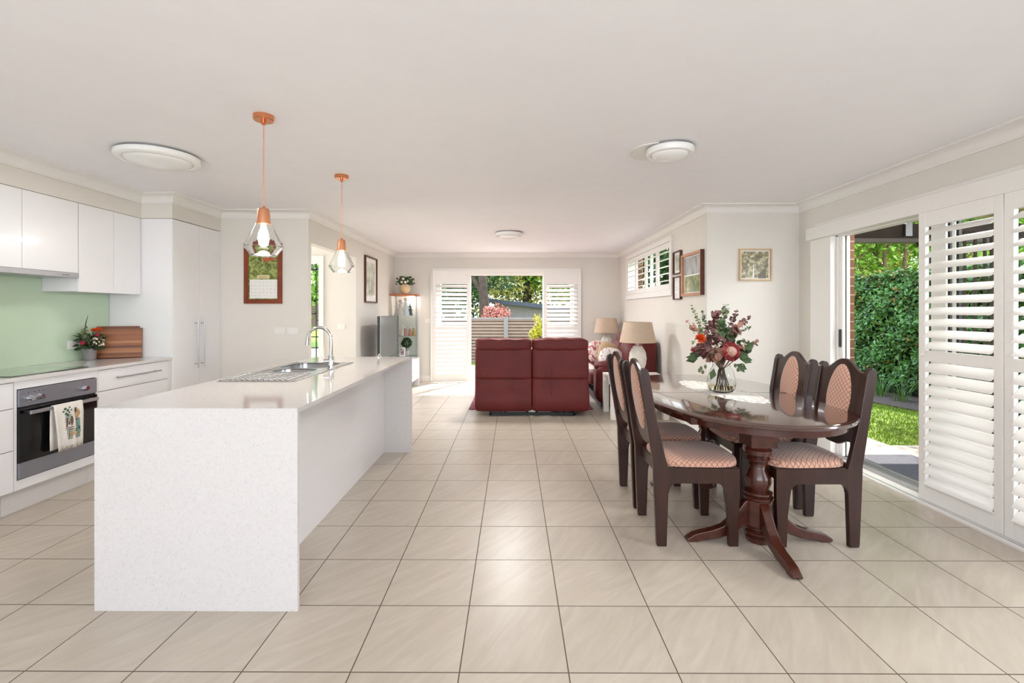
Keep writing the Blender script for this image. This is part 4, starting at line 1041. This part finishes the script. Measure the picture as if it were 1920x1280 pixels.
# chairs: front towards +x
def make_chair():
    t = thing('dining_chair', '', 'dining chair')
    bx = lambda z: -.2075-(z-.45)*.15
    for s_ in (-1, 1):
        y0, y1 = (.188, .222) if s_ > 0 else (-.222, -.188)
        post = [(-.232, 0), (-.236, .02), (-.25, .36), (-.252, .45), (-.29, .70), (-.333, .955), (-.331, .985), (-.318, 1.0), (-.30, 1.003), (-.284, .99), (-.275, .965), (-.235, .72), (-.185, .50), (-.168, .44), (-.160, .36), (-.168, .30), (-.178, 0)]
        MB().prism(post, 'y', y0, y1).build('leg', mahog, t, bevel=.006, seg=3, local=True)
        fl_ = [(.172, 0), (.165, .18), (.150, .30), (.150, .44), (.232, .44), (.232, .30), (.224, 0)]
        MB().prism(fl_, 'y', y0, y1).build('leg', mahog, t, bevel=.005, local=True)
        ra = [(-.172, .44), (-.164, .355), (-.168, .30)]+[(-.168+.045*(1-math.cos(R(a))), .30+.055*math.sin(R(a))) for a in (20, 40, 60, 80, 90)]+[(.152-.05*(1-math.cos(R(a))), .30+.055*math.sin(R(a))) for a in (90, 80, 60, 40, 20, 0)]+[(.152, .44)]
        MB().prism(ra, 'y', y0+.001, y1-.001).build('side_rail', mahog, t, local=True)
    B(.205, .229, -.188, .188, .375, .44).build('front_rail', mahog, t, bevel=.003, local=True)
    B(-.215, -.19, -.188, .188, .385, .455).build('rear_rail', mahog, t, bevel=.003, local=True)
    # back panel outline in (y, z)
    def sm(u): u = max(0, min(1, u)); return u*u*(3-2*u)
    N_ = 24; topz = []; botz = []
    for i in range(N_+1):
        y = -.19+.38*i/N_; a = abs(y)/.19
        topz.append((y, 1.038-.068*(.5-.5*math.cos(math.pi*min(1, a*1.13)))**1.15+.03*max(0, a-.885)))
        botz.append((y, .535+.035*sm((a-.2)/.5)))
    poly = topz+botz[::-1]
    mb = MB(); n_ = len(poly)
    for off in (-.011, .011):
        for y, z in poly: mb.v.append((bx(z)+off-.012, y, z))
    # triangulated strips for front and back faces
    m1 = len(topz)
    for s_ in (0, 1):
        b = s_*n_
        for i in range(m1-1): mb.f.append((b+i, b+i+1, b+n_-2-i, b+n_-1-i))
    for i in range(n_): j = (i+1) % n_; mb.f.append((i, j, n_+j, n_+i))
    bp = mb.build('back_panel', mahog, t, bevel=.004, local=True)
    mb = MB()
    ring = []
    for k in range(36):
        a = 2*math.pi*k/36; yy = .105*math.sin(a); zz = math.cos(a)
        z = .80+(.205 if zz > 0 else .19)*zz; yy *= (1.0 if zz > -.1 else 1-.12*(-zz)); ring.append((yy, z))
    for side in (-1, 1):
        b = len(mb.v); cz_ = .80
        for sc_, th in ((1.0, .0), (.95, .006), (.8, .011), (.45, .014)):
            for y, z in ring:
                zz = cz_+(z-cz_)*sc_; mb.v.append((bx(zz)-.012+side*(.0115+th), y*sc_, zz))
        mb.v.append((bx(cz_)-.012+side*.026, 0, cz_))
        for r_ in range(3):
            for k in range(36): k2 = (k+1) % 36; mb.f.append((b+r_*36+k, b+r_*36+k2, b+(r_+1)*36+k2, b+(r_+1)*36+k))
        for k in range(36): mb.f.append((b+3*36+k, b+3*36+(k+1) % 36, b+4*36))
    mb.build('back_pad', latt, bp, smooth=180, local=True, uvproj=lambda x, y, z: (y, z))
    def sf(x, y, z):
        k = (x+.225)/.45
        return (x, y*(.93+.07*k), z+.010*(1-(y/.22)**2) if z > 0 else z*.3)
    MB().puff((.025, 0, .449), (.228, .222, .040), 4.5, 14, sf).build('seat_cushion', latt, t, smooth=180, local=True, uvproj=lambda x, y, z: (x, y+.7*z))
    return t
ch = make_chair()
spots = [(1.043, 2.935, 0, 'mahogany dining chair nearest the camera on the island side of the table'),
         (1.043, 3.455, 0, 'mahogany dining chair furthest from the camera on the island side of the table'),
         (1.705, 2.925, 180, 'mahogany dining chair nearest the camera on the shutter side of the table'),
         (1.705, 3.445, 180, 'mahogany dining chair furthest from the camera on the shutter side of the table')]
for i, (x, y, a, lab) in enumerate(spots):
    o = ch if i == 0 else copytree(ch)
    o.location = (x, y, 0); o.rotation_euler.z = R(a); tag(o, lab, 'dining chair', 'mahogany chairs around the dining table')

# lace runner
LC = (1.50, 3.52)
ra_, rb_ = .165, .475
mb = MB(); ring = []; n_ = 144
def lr(k, sc_, sca):
    a = 2*math.pi*k/n_; s2 = 1+sca*abs(math.sin(a*11))
    ex = .85
    cx_ = math.copysign(abs(math.cos(a))**ex, math.cos(a)); cy_ = math.copysign(abs(math.sin(a))**1.25, math.sin(a))
    x = ra_*cx_*s2*sc_; y = rb_*cy_*s2*sc_
    t = R(8); return (LC[0]+x*math.cos(t)-y*math.sin(t), LC[1]+x*math.sin(t)+y*math.cos(t))
zl = TZ+.0016
for sc_ in (1, .93, .87, .6): mb.v += [(*lr(k, sc_, .07 if sc_ > .9 else 0), zl) for k in range(n_)]
mb.v.append((LC[0], LC[1], zl))
for r_ in range(3):
    for k in range(n_):
        k2 = (k+1) % n_
        if r_ == 1 and k % 4 == 0: continue
        if r_ == 2 and k % 12 == 5: continue
        mb.f.append((r_*n_+k, r_*n_+k2, (r_+1)*n_+k2, (r_+1)*n_+k))
for k in range(n_): mb.f.append((3*n_+k, 3*n_+(k+1) % n_, 4*n_))
tag(mb.build('lace_runner', lace, solid=.0008), 'white scalloped lace runner on the dining table', 'table runner')
# vase
VX, VY, VZ = 1.49, 3.455, TZ+.003
vs = thing('glass_vase', 'clear rounded glass vase of water on the lace runner', 'vase', (VX, VY, VZ))
vo = [(0, 0), (.066, 0), (.078, .006), (.092, .03), (.098, .065), (.094, .105), (.08, .145), (.064, .175), (.058, .19), (.06, .2)]
vi = [(.056, .2), (.055, .19), (.061, .173), (.077, .143), (.0905, .104), (.0945, .065), (.089, .032), (.074, .012), (0, .01)]
MB().lathe(vo+vi, VX, VY, VZ, 40, cap=False).build('glass_body', glassv, vs, smooth=60)
MB().lathe([(0, .0105), (.073, .0125), (.088, .032), (.0925, .052), (0, .052)], VX, VY, VZ, 40, cap=False).build('water', waterm, vs, smooth=40)
# bouquet, positions measured on the plane of the vase
bq = thing('flower_bouquet', 'large bouquet with pink protea and eucalyptus in the glass vase', 'flowers', (VX, VY, VZ+.02))
def at(px, py, dy=0): Y = VY+dy; return Vector(((px-962)/F*Y, Y, H-(py-583)/F*Y))
neck = Vector((VX, VY, VZ+.19))
mb = MB()
for i in range(16):
    a = i*2.4; r_ = .06*random.uniform(.5, 1); mb.tube([(VX+r_*math.cos(a), VY+r_*math.sin(a), VZ+.015), (VX+.02*math.cos(a+.5), VY+.02*math.sin(a+.5), VZ+.15), (VX-.03*math.cos(a), VY-.03*math.sin(a), VZ+.24), (VX-.06*math.cos(a), VY-.06*math.sin(a), VZ+.32)], .0042, 6)
mb.build('stems', stemm, bq, smooth=60)
def sprig(pts, m, r, name, n=8, alt=True, dens=1.0, asp=.85, face=.6):
    P = [neck-Vector((0, 0, .04))]+[at(*p) for p in pts]
    mb = MB(); mb.raw = True; mb.tube([tuple(p) for p in P], [.003]*(len(P)-1)+[.0012], 5)
    tot = []
    for i in range(len(P)-1):
        for k in range(6): tot.append((P[i]+(P[i+1]-P[i])*(k/6), (P[i+1]-P[i]).normalized()))
    tot.append((P[-1], (P[-1]-P[-2]).normalized()))
    start = len(tot)//3
    for i in range(start, len(tot)):
        if random.random() > dens: continue
        p, d = tot[i]; side = d.orthogonal().normalized(); side.rotate(Matrix.Rotation(random.uniform(0, 6.28), 3, d))
        rr_ = r*(1-.5*(i-start)/max(1, len(tot)-start))*random.uniform(.8, 1.15)
        for s_ in (-1, 1):
            q = p+side*s_*rr_*.9
            nv = (d*.7+Vector((0, -face, .2))+rnd3(.45)); mb.disc(q, nv, rr_, 9, asp)
    return mb.build(name, m, bq)
sprig([(1318, 640), (1310, 605), (1296, 573)], green2, .018, 'eucalyptus_sprig')
sprig([(1345, 620, -.02), (1358, 590, -.02), (1360, 571)], green2, .026, 'eucalyptus_sprig')
sprig([(1330, 640), (1322, 610), (1316, 585, .05)], green1, .018, 'eucalyptus_sprig')
sprig([(1330, 650, -.05), (1305, 620, -.05), (1288, 602, -.03)], rust, .024, 'eucalyptus_sprig', dens=.6)
sprig([(1372, 630, .02), (1392, 605), (1404, 594)], plum, .021, 'eucalyptus_sprig', dens=.5)
sprig([(1366, 610, .05), (1378, 590, .05), (1380, 580)], plum, .018, 'eucalyptus_sprig', dens=.5)
sprig([(1385, 650, -.04), (1405, 648, -.04), (1418, 642)], rust, .025, 'eucalyptus_sprig', dens=.7)
sprig([(1380, 625, 0), (1395, 618), (1408, 612)], green1, .013, 'eucalyptus_sprig', dens=.4)
sprig([(1335, 610, .03), (1345, 590), (1335, 588)], plum, .028, 'plum_foliage')
sprig([(1340, 640, -.08), (1330, 625, -.08), (1328, 610, -.06)], plum, .034, 'plum_foliage')
sprig([(1325, 660, -.1), (1315, 655, -.1), (1306, 648, -.08)], plum, .034, 'plum_foliage')
sprig([(1345, 660, -.1), (1335, 668, -.12), (1325, 672, -.1)], rust, .034, 'plum_foliage')
sprig([(1375, 620, .0), (1388, 612), (1394, 600)], rust, .03, 'plum_foliage', dens=.7)
sprig([(1358, 625, -.06), (1352, 608, -.05), (1350, 600, -.05)], green1, .028, 'green_foliage')
sprig([(1362, 640, -.02), (1372, 622), (1380, 622)], green1, .03, 'green_foliage')
sprig([(1395, 660, -.02), (1392, 650), (1388, 640)], green1, .03, 'green_foliage')
for k_, (pp, m_, r_) in enumerate((([(1350, 640, .06), (1340, 615, .06)], plum, .03), ([(1362, 650, .06), (1375, 640, .08)], green1, .03), ([(1340, 660, .05), (1322, 650, .08)], green1, .03), ([(1350, 650, .1), (1355, 625, .1)], rust, .03),
        ([(1340, 655, -.05), (1318, 640, .0)], rust, .028), ([(1348, 640, -.04), (1340, 600, -.02)], rust, .026), ([(1370, 640, -.04), (1378, 615, -.04)], plum, .026), ([(1385, 655, .03), (1402, 640, .03)], plum, .024), ([(1352, 650, -.09), (1352, 636, -.11)], plum, .03), ([(1330, 655, -.05), (1300, 640, .02)], green2, .024))):
    sprig(pp, m_, r_, 'filler_foliage', dens=.9)
mb = MB(); mb.raw = True
for (px, py, dx, dz, l_) in ((1308, 672, -1, -.1, .09), (1312, 668, -1, .2, .08), (1385, 672, 1, -.35, .09), (1380, 682, .7, -.7, .08), (1345, 672, -1, .5, .08), (1338, 690, -.35, -1, .085), (1395, 655, .8, .8, .08), (1346, 662, -.6, .4, .08), (1378, 668, 1, .2, .09)):
    for _ in range(2): mb.leaf(at(px, py, -.08+random.uniform(-.03, .03)), (dx, -.1, dz+random.gauss(0, .2)), (0, -1, .3), l_, .05)
mb.build('broad_leaves', green1, bq)
mb = MB()
for (px, py) in ((1314, 690), (1322, 687), (1317, 697), (1311, 694), (1378, 685), (1386, 690), (1390, 684), (1383, 693)): mb.ball(tuple(at(px, py, -.08)), .011, 8, 1.3)
mb.build('green_buds', green2, bq, smooth=180)
# protea head facing the camera
pc_ = at(1368, 659, -.12); ax = Vector((.12, -1, .28)).normalized(); u_ = ax.orthogonal().normalized(); v_ = ax.cross(u_)
mb = MB(); mb.raw = True
for ringi, (r0, r1, fwd, nn, wd) in enumerate(((.018, .068, .02, 14, .034), (.02, .060, .038, 13, .032), (.018, .050, .050, 12, .028))):
    for k in range(nn):
        a = 2*math.pi*(k+.5*ringi)/nn; rad = u_*math.cos(a)+v_*math.sin(a); tan = ax.cross(rad)
        rows_ = []
        for s_, (rr_, ff, ww) in enumerate(((r0, -.035, .4), (r1*.8, -.012, .9), (r1, .4*fwd, 1), (r1*.93, fwd, .15))):
            c_ = pc_+rad*rr_+ax*ff; b = len(mb.v); mb.v += [tuple(c_-tan*wd*.5*ww), tuple(c_+tan*wd*.5*ww)]
            if s_: mb.f.append((b-2, b-1, b+1, b))
mb.build('protea_petals', petalp, bq, smooth=180)
mb = MB(); mb.ball((0, 0, 0), .042, 12, .9); mb.xf(Matrix.Translation(pc_+ax*.005)); mb.build('protea_centre', petalc, bq, smooth=180)
oc_ = at(1313, 635, -.08); mb = MB(); mb.raw = True
for _ in range(150):
    d = (rnd3(1)+Vector((-.3, -.6, .4))).normalized(); mb.leaf(oc_, d, rnd3(1), .042, .008)
mb.build('orange_pincushion', orangem, bq)
mb = MB(); mb.raw = True
for _ in range(40): d = (rnd3(1)+Vector((-1, -.6, 0))).normalized(); mb.leaf(at(1302, 655, -.06), d, rnd3(1), .032, .01)
mb.build('striped_bud', petalp, bq)
mb = MB(); mb.raw = True
for _ in range(44):
    px, py = random.choice(((1333, 622), (1349, 643), (1345, 655), (1391, 643), (1302, 642), (1338, 650))); p = at(px+random.gauss(0, 3), py+random.gauss(0, 3), -.12)
    for k in range(4): mb.leaf(p, rnd3(1)+Vector((0, -.5, 0)), (0, -1, 0), .011, .005)
tag(mb.build('white_wax_flowers', whitep, bq), kind='stuff')

# ------------------------------------------------------------------ living room
rug = B(-.594, 1.08, 6.47, 8.3, .0005, .013); tag(rug.build('area_rug', rugm, bevel=.003), 'red patterned rug under the two-seater sofa', 'rug')
sf_ = thing('two_seater_sofa', 'burgundy leather two-seat recliner sofa seen from behind', 'sofa', (.24, 6.45, .013))
for sx_, xc in ((-1, -.123), (1, .600)):
    hw = .3608
    def lean(x, y, z, xc=xc): return (x*(1+.012*math.sin(z*5)), y+.10*max(0, z+.1)+(-.05 if z < -.05 else 0)*min(1, (-.05-z)*5)+.004*math.sin(x*23+z*7), z)
    b_ = MB().puff((xc, 6.16, .36), (hw, .11, .30), 16, 16, lambda x, y, z: (x, y+.07*(z+.3)/.6-.03*math.sin(max(0, min(1, (z+.3)/.3))*math.pi), z)).build('lower_back', pinkl, sf_, smooth=180)
    MB().puff((xc, 6.195, .66), (hw-.002, .105, .20), 16, 16, lambda x, y, z: (x, y+.05*z, z)).build('upper_back', pinkl, sf_, smooth=180)
    MB().puff((xc, 6.215, .900), (hw-.002, .14, .078), 5.5, 16, lambda x, y, z: (x, y, z+.004*math.sin(x*31))).build('head_rest', pinkl, sf_, smooth=180)
    MB().puff((xc, 6.62, .38), (hw-.03, .36, .13), 5, 10).build('seat_cushion', pinkl, sf_, smooth=180)
    for xs in (xc-hw*.33*sx_, ):
        B(xs-.0012, xs+.0012, 6.045, 6.06, .09, .64).build('seam', leath2, sf_)
MB().puff((-.385, 6.62, .33), (.12, .36, .27), 5, 10).build('armrest', pinkl, sf_, smooth=180)
MB().puff((.862, 6.62, .33), (.12, .36, .27), 5, 10).build('armrest', pinkl, sf_, smooth=180)
mb = B(-.29, .78, 6.06, 6.09, .014, .05).box(-.29, .78, 6.8, 6.83, .014, .05).box(-.30, -.27, 6.06, 6.83, .014, .075).box(.76, .79, 6.06, 6.83, .014, .075)
for X in (-.16, -.10, .18, .30, .52, .58, .66): mb.box(X-.012, X+.012, 6.08, 6.6, .03, .10)
mb.build('recliner_mechanism', blackp, sf_)
# second sofa along the wall
s2 = thing('leather_sofa', 'burgundy leather sofa standing along the living room side wall', 'sofa', (1.5, 7.55, 0))
MB().puff((1.50, 6.66, .33), (.375, .17, .27), 6, 12, lambda x, y, z: (x, y, z*(1 if z < 0 else 1-.12*(x+.4)*.0))).build('armrest', pinkl, s2, smooth=180)
MB().puff((1.46, 6.66, .565), (.34, .165, .075), 3, 10).build('arm_pad', pinkl, s2, smooth=180)
MB().puff((1.52, 8.36, .33), (.36, .16, .27), 6, 12).build('armrest', pinkl, s2, smooth=180)
MB().puff((1.48, 8.36, .565), (.33, .155, .075), 3, 10).build('arm_pad', pinkl, s2, smooth=180)
for yc in (7.18, 7.85):
    MB().puff((1.42, yc, .36), (.33, .34, .12), 5, 10).build('seat_cushion', pinkl, s2, smooth=180)
    MB().puff((1.74, yc, .62), (.15, .335, .26), 4, 10, lambda x, y, z: (x+.20*z, y, z)).build('back_cushion', pinkl, s2, smooth=180)
    MB().puff((1.83, yc, .86), (.12, .325, .13), 3, 10).build('head_rest', pinkl, s2, smooth=180)
MB().puff((1.82, 6.70, .55), (.13, .19, .40), 5, 10, lambda x, y, z: (x+.06*z, y, z)).build('outer_back', pinkl, s2, smooth=180)
MB().box(1.2, 1.85, 6.6, 8.4, .02, .12).build('base', blackp, s2)
def cushion(lab, c, d, rot, m):
    mb = MB().puff((0, 0, 0), d, 2.6, 10, lambda x, y, z: (x, y, z)); o = mb.build('scatter_cushion', m, recenter=False, smooth=180)
    o.location = c; o.rotation_euler = rot; return tag(o, lab, 'cushion', 'scatter cushions on the wall-side sofa')
cushion('pink floral scatter cushion on the wall-side sofa', (1.42, 7.95, .64), (.21, .08, .2), (R(-15), R(12), R(20)), floral)
cushion('plain tan scatter cushion leaning on the floral one', (1.50, 7.50, .64), (.2, .07, .2), (R(-20), R(24), R(10)), mat('cushion_tan', (186, 158, 124), .9, noise=.08, nscale=60))
cushion('pale cream floral scatter cushion nearest the sofa arm', (1.45, 7.12, .61), (.19, .07, .18), (R(-25), R(10), R(0)), floralr)
th = MB().puff((1.17, 7.45, .47), (.06, .42, .035), 3, 8); tag(th.build('sofa_throw', floralr, smooth=180), 'pale floral throw along the front edge of the wall-side sofa', 'throw')
# white slatted side table, lamp
def legtable(nm, lab, x0, x1, y0, y1, h, lw, m, ap=.07):
    t = thing(nm, lab, 'side table', ((x0+x1)/2, (y0+y1)/2, 0))
    B(x0, x1, y0, y1, h-.03, h).build('table_top', m, t, bevel=.003)
    for a in (x0+.002, x1-lw-.002):
        for b_ in (y0+.002, y1-lw-.002): B(a, a+lw, b_, b_+lw, 0, h-.03).build('leg', m, t, bevel=.003)
    B(x0+lw, x1-lw, y0+.01, y0+.03, h-.03-ap, h-.03).box(x0+lw, x1-lw, y1-.03, y1-.01, h-.03-ap, h-.03).box(x0+.01, x0+.03, y0+lw, y1-lw, h-.03-ap, h-.03).box(x1-.03, x1-.01, y0+lw, y1-lw, h-.03-ap, h-.03).build('apron', m, t)
    return t
legtable('side_table', 'white wooden side table between the dining chairs and the wall-side sofa', 1.19, 1.90, 5.86, 6.42, .512, .07, whitewood)
legtable('side_table', 'white corner table under the far lamp beside the back doors', 1.30, 1.97, 8.56, 9.05, .52, .05, whitef)
def lamp(lab, x, y, z):
    t = thing('table_lamp', lab, 'table lamp', (x, y, z), 'table lamps beside the wall-side sofa')
    prof = [(0, 0), (.072, 0), (.076, .012), (.062, .02), (.07, .05), (.098, .14), (.107, .21), (.098, .28), (.074, .33), (.06, .345), (.064, .36), (.05, .37), (0, .37)]
    MB().lathe(prof, x, y, z, 36).build('lamp_base', ceram, t, smooth=60)
    mb = MB()
    for k in range(18):
        a = 2*math.pi*k/18; pts = []
        for i, (r_, zz) in enumerate(prof[4:10]):
            aa = a+.35*math.sin(i*1.2); pts.append((x+(r_+.001)*math.cos(aa), y+(r_+.001)*math.sin(aa), z+zz))
        mb.tube(pts, .004, 5)
    mb.build('carved_ribs', ceram, t, smooth=60)
    MB().tube([(x, y, z+.37), (x, y, z+.43)], .012, 10).build('lamp_stem', steel, t)
    z0_, z1_ = .415, .672
    MB().lathe([(.228, z0_), (.175, z1_), (.172, z1_), (.225, z0_)], x, y, z, 48, cap=False).build('lamp_shade', cream, t, smooth=50)
lamp('carved white table lamp with linen shade on the near side table', 1.585, 6.14, .5125)
lamp('carved white table lamp with linen shade on the corner table', 1.70, 8.78, .5205)
pf = thing('photo_frame', 'white photo frame on the corner table beside the far lamp', 'photo frame', (1.50, 8.66, .5205))
pfo = B(-.115, .115, -.008, .008, 0, .25).build('frame', whitef, pf, bevel=.003, local=True)
B(-.09, .09, -.0095, -.0082, .03, .22).build('photo', blotch('photo_pale', [(.35, L(110, 130, 140)), (.5, L(206, 210, 212)), (.7, L(234, 234, 232))], 14), pf, local=True)
pf.rotation_euler = (0, 0, R(-8))
# television and cabinet
tvc = thing('tv_cabinet', 'low white television cabinet along the living room wall', 'tv cabinet', (-1.93, 7.7, 0))
B(-2.20, -1.695, 6.9, 8.6, .13, .47).build('body', whitef, tvc, bevel=.002); B(-2.215, -1.675, 6.88, 8.62, .47, .497).build('top', whitef, tvc, bevel=.002)
for a, b_ in ((6.88, 6.92), (8.58, 8.62)): B(-2.215, -1.675, a, b_, 0, .47).build('end_panel', whitef, tvc, bevel=.002)
for (a, b_) in ((6.93, 7.47), (7.48, 8.02), (8.03, 8.57)):
    for (za, zb) in ((.14, .30), (.305, .465)):
        d = B(-1.695, -1.678, a, b_, za, zb).build('drawer', whitef, tvc, bevel=.002)
        MB().tube([(-1.678, (a+b_)/2, (za+zb)/2), (-1.66, (a+b_)/2, (za+zb)/2)], .01, 10).build('knob', whitef, d, smooth=50)
tv = thing('television', 'large flat screen television on the white cabinet', 'television', (-1.94, 7.55, .497))
B(-1.975, -1.935, 7.0, 8.13, .60, 1.25).build('housing', tvb, tv, bevel=.004)
B(-1.9347, -1.933, 7.015, 8.05, .62, 1.24).build('screen', tvs, tv)
B(-1.9347, -1.930, 8.05, 8.125, .605, 1.245).build('speaker_bar', tvb, tv); B(-1.9347, -1.928, 7.0, 7.014, .602, 1.248).build('bezel_edge', steel, tv)
B(-1.99, -1.95, 7.5, 7.62, .51, .62).box(-2.08, -1.82, 7.3, 7.82, .4975, .51).build('stand', blackp, tv)
# corner display cabinet
gc = thing('display_cabinet', 'corner glass display cabinet with a wooden top', 'display cabinet', (-1.97, 8.85, 0))
pent = [(-2.222, 9.08), (-2.222, 8.66), (-2.10, 8.64), (-1.76, 8.86), (-1.76, 9.08)]
pent2 = [(-2.20, 9.06), (-2.20, 8.68), (-2.095, 8.665), (-1.785, 8.87), (-1.785, 9.06)]
MB().prism(pent, 'z', 1.60, 1.635).build('top_board', framep if False else mat('cabinet_wood', (176, 104, 66), .4, noise=.15, nscale=10), gc, bevel=.004)
MB().prism(pent, 'z', 0, .10).build('base_board', MATS['cabinet_wood'], gc, bevel=.004)
for k, z in enumerate((1.235, .865, .50)): MB().prism(pent2, 'z', z, z+.007).build('shelf', glassc, gc)
for a, b_ in ((1, 2), (2, 3)):
    p, q = Vector(pent2[a]), Vector(pent2[b_]); nn_ = Vector(((q-p).y, -(q-p).x)).normalized()*.004
    MB().prism([tuple(p+nn_), tuple(q+nn_), tuple(q+nn_*2), tuple(p+nn_*2)], 'z', .10, 1.60).build('glass_pane', glassc, gc)
B(-1.780, -1.775, 8.88, 9.06, .10, 1.60).build('glass_pane', glassc, gc)
for p in (pent2[1], pent2[2], pent2[3]): B(p[0]-.005, p[0]+.005, p[1]-.012, p[1]-.002, .10, 1.60).build('corner_strip', steel, gc)
MB().lathe([(0, 1.595), (.03, 1.595), (.03, 1.585), (0, 1.583)], -1.86, 8.93, 0, 16).build('downlight', bulbm, gc)
light('POINT', 'cabinet_downlight', (-1.9, 8.92, 1.55), 1.2, (1, .97, .92), size=.02)
k = 0
figlab = [('white figurine with a red bow, ', 'top'), ('slim white figurine, ', 'top'), ('small dark grey figurine, ', 'top'), ('pale dancing figurine, ', 'top'),
          ('pink figurine, ', 'middle'), ('golden figurine, ', 'middle'), ('rose coloured figurine, ', 'middle'), ('white and pink figurine, ', 'middle')]
for i, (X, Y, z, m, s_) in enumerate(((lambda q: (q[0], q[1], q[2], q[3], q[4]*(1.45 if q[2] > 1 else 1.3)))(q_) for q_ in ((-2.06, 8.80, 1.2425, 0, 1.5), (-1.97, 8.85, 1.2425, 4, 1.7), (-1.90, 8.88, 1.2425, 3, 1.2), (-2.13, 8.85, 1.2425, 0, 1.3), (-1.98, 8.83, .8725, 1, 1.0), (-1.84, 8.92, .8725, 2, 1.0), (-1.90, 8.88, .8725, 1, .9), (-2.03, 8.82, .8725, 0, 1.2)))):
    t = thing('figurine', figlab[i][0]+'on the '+('upper' if z > 1 else 'middle')+' shelf of the glass cabinet', 'figurine', (X, Y, z), 'figurines in the glass cabinet')
    MB().lathe([(0, 0), (.028*s_, 0), (.030*s_, .008), (.02*s_, .05*s_), (.011*s_, .075*s_), (.017*s_, .09*s_), (.008*s_, .105*s_), (0, .106*s_)], X, Y, z+.0005, 16).tube([(X, Y, z+.085*s_), (X+.02*s_, Y-.005, z+.065*s_), (X+.028*s_, Y-.01, z+.05*s_)], .004*s_, 6).tube([(X, Y, z+.085*s_), (X-.02*s_, Y-.005, z+.075*s_), (X-.024*s_, Y-.01, z+.10*s_)], .004*s_, 6).build('body', figs[m], t, smooth=60)
    MB().ball((X, Y, z+.12*s_), .015*s_, 10).build('head', figs[(m+1) % 5 if m == 3 else 0], t, smooth=180)
t = thing('potted_plant', 'small round potted plant on the lower shelf of the glass cabinet', 'plant', (-1.95, 8.82, .5075))
MB().lathe([(0, 0), (.045, 0), (.055, .09), (.05, .09), (0, .08)], -1.95, 8.82, .508, 20).build('pot', figs[0], t, smooth=50)
mb = MB(); mb.raw = True
for _ in range(260): d = rnd3(1).normalized(); mb.leaf(Vector((-1.95, 8.82, .745))+d*.06, d+rnd3(.4), rnd3(1), .05, .025)
mb.build('foliage', green1, t); MB().tube([(-1.95, 8.82, .59), (-1.95, 8.82, .74)], .006, 6).build('stem', stemm, t)
t = thing('photo_frame', 'small white photo frame inside the glass cabinet in front of the plant', 'photo frame', (-2.0, 8.70, .5075))
B(-.05, .05, -.006, .006, 0, .16).build('frame', whitef, t, bevel=.002, local=True); B(-.033, .033, -.0075, -.0062, .02, .14).build('photo', blotch('photo_plum', [(.4, L(90, 76, 84)), (.6, L(200, 180, 176))], 20), t, local=True)
t.rotation_euler = (R(-10), 0, R(15)); t.location.z = .5085
# vase on the cabinet
vv = thing('ceramic_vase', 'round cream ceramic vase on top of the glass cabinet', 'vase', (-1.975, 8.82, 1.636))
creamv = mat('cream_glaze', (222, 194, 152), .35, noise=.12, nscale=12)
MB().lathe([(0, 0), (.05, 0), (.06, .01), (.093, .06), (.098, .10), (.085, .15), (.06, .175), (.052, .18), (.05, .17), (0, .165)], -1.975, 8.82, 1.6365, 32).build('body', creamv, vv, smooth=60)
pl = thing('vase_foliage', 'dark green leaves with white flowers in the cream vase', 'flowers', (-1.975, 8.82, 1.80))
mb = MB(); mb.raw = True
for _ in range(200):
    a = random.uniform(0, 6.28); r_ = random.uniform(0, .13); p = Vector((-1.975+r_*math.cos(a)*1.1, 8.80+.5*r_*math.sin(a), random.uniform(1.80, 1.935)-.3*r_*r_))
    mb.leaf(p, (math.cos(a), .3*math.sin(a), random.uniform(0, 1)), rnd3(1), .055, .028)
mb.build('leaves', green1, pl); mb = MB()
for d in ((-.02, -.07, .06), (.05, -.06, .02), (-.05, -.06, 0.0), (.02, -.08, -.0)): mb.ball((-1.975+d[0], 8.82+d[1], 1.85+d[2]), .025, 10)
mb.build('white_flowers', whitep, pl, smooth=180)
for dx in (-.04, 0, .05): pass
MB().tube([(-1.975, 8.82, 1.80), (-1.95, 8.80, 1.9)], .004, 6).tube([(-1.975, 8.82, 1.80), (-2.02, 8.80, 1.9)], .004, 6).build('stems', stemm, pl)
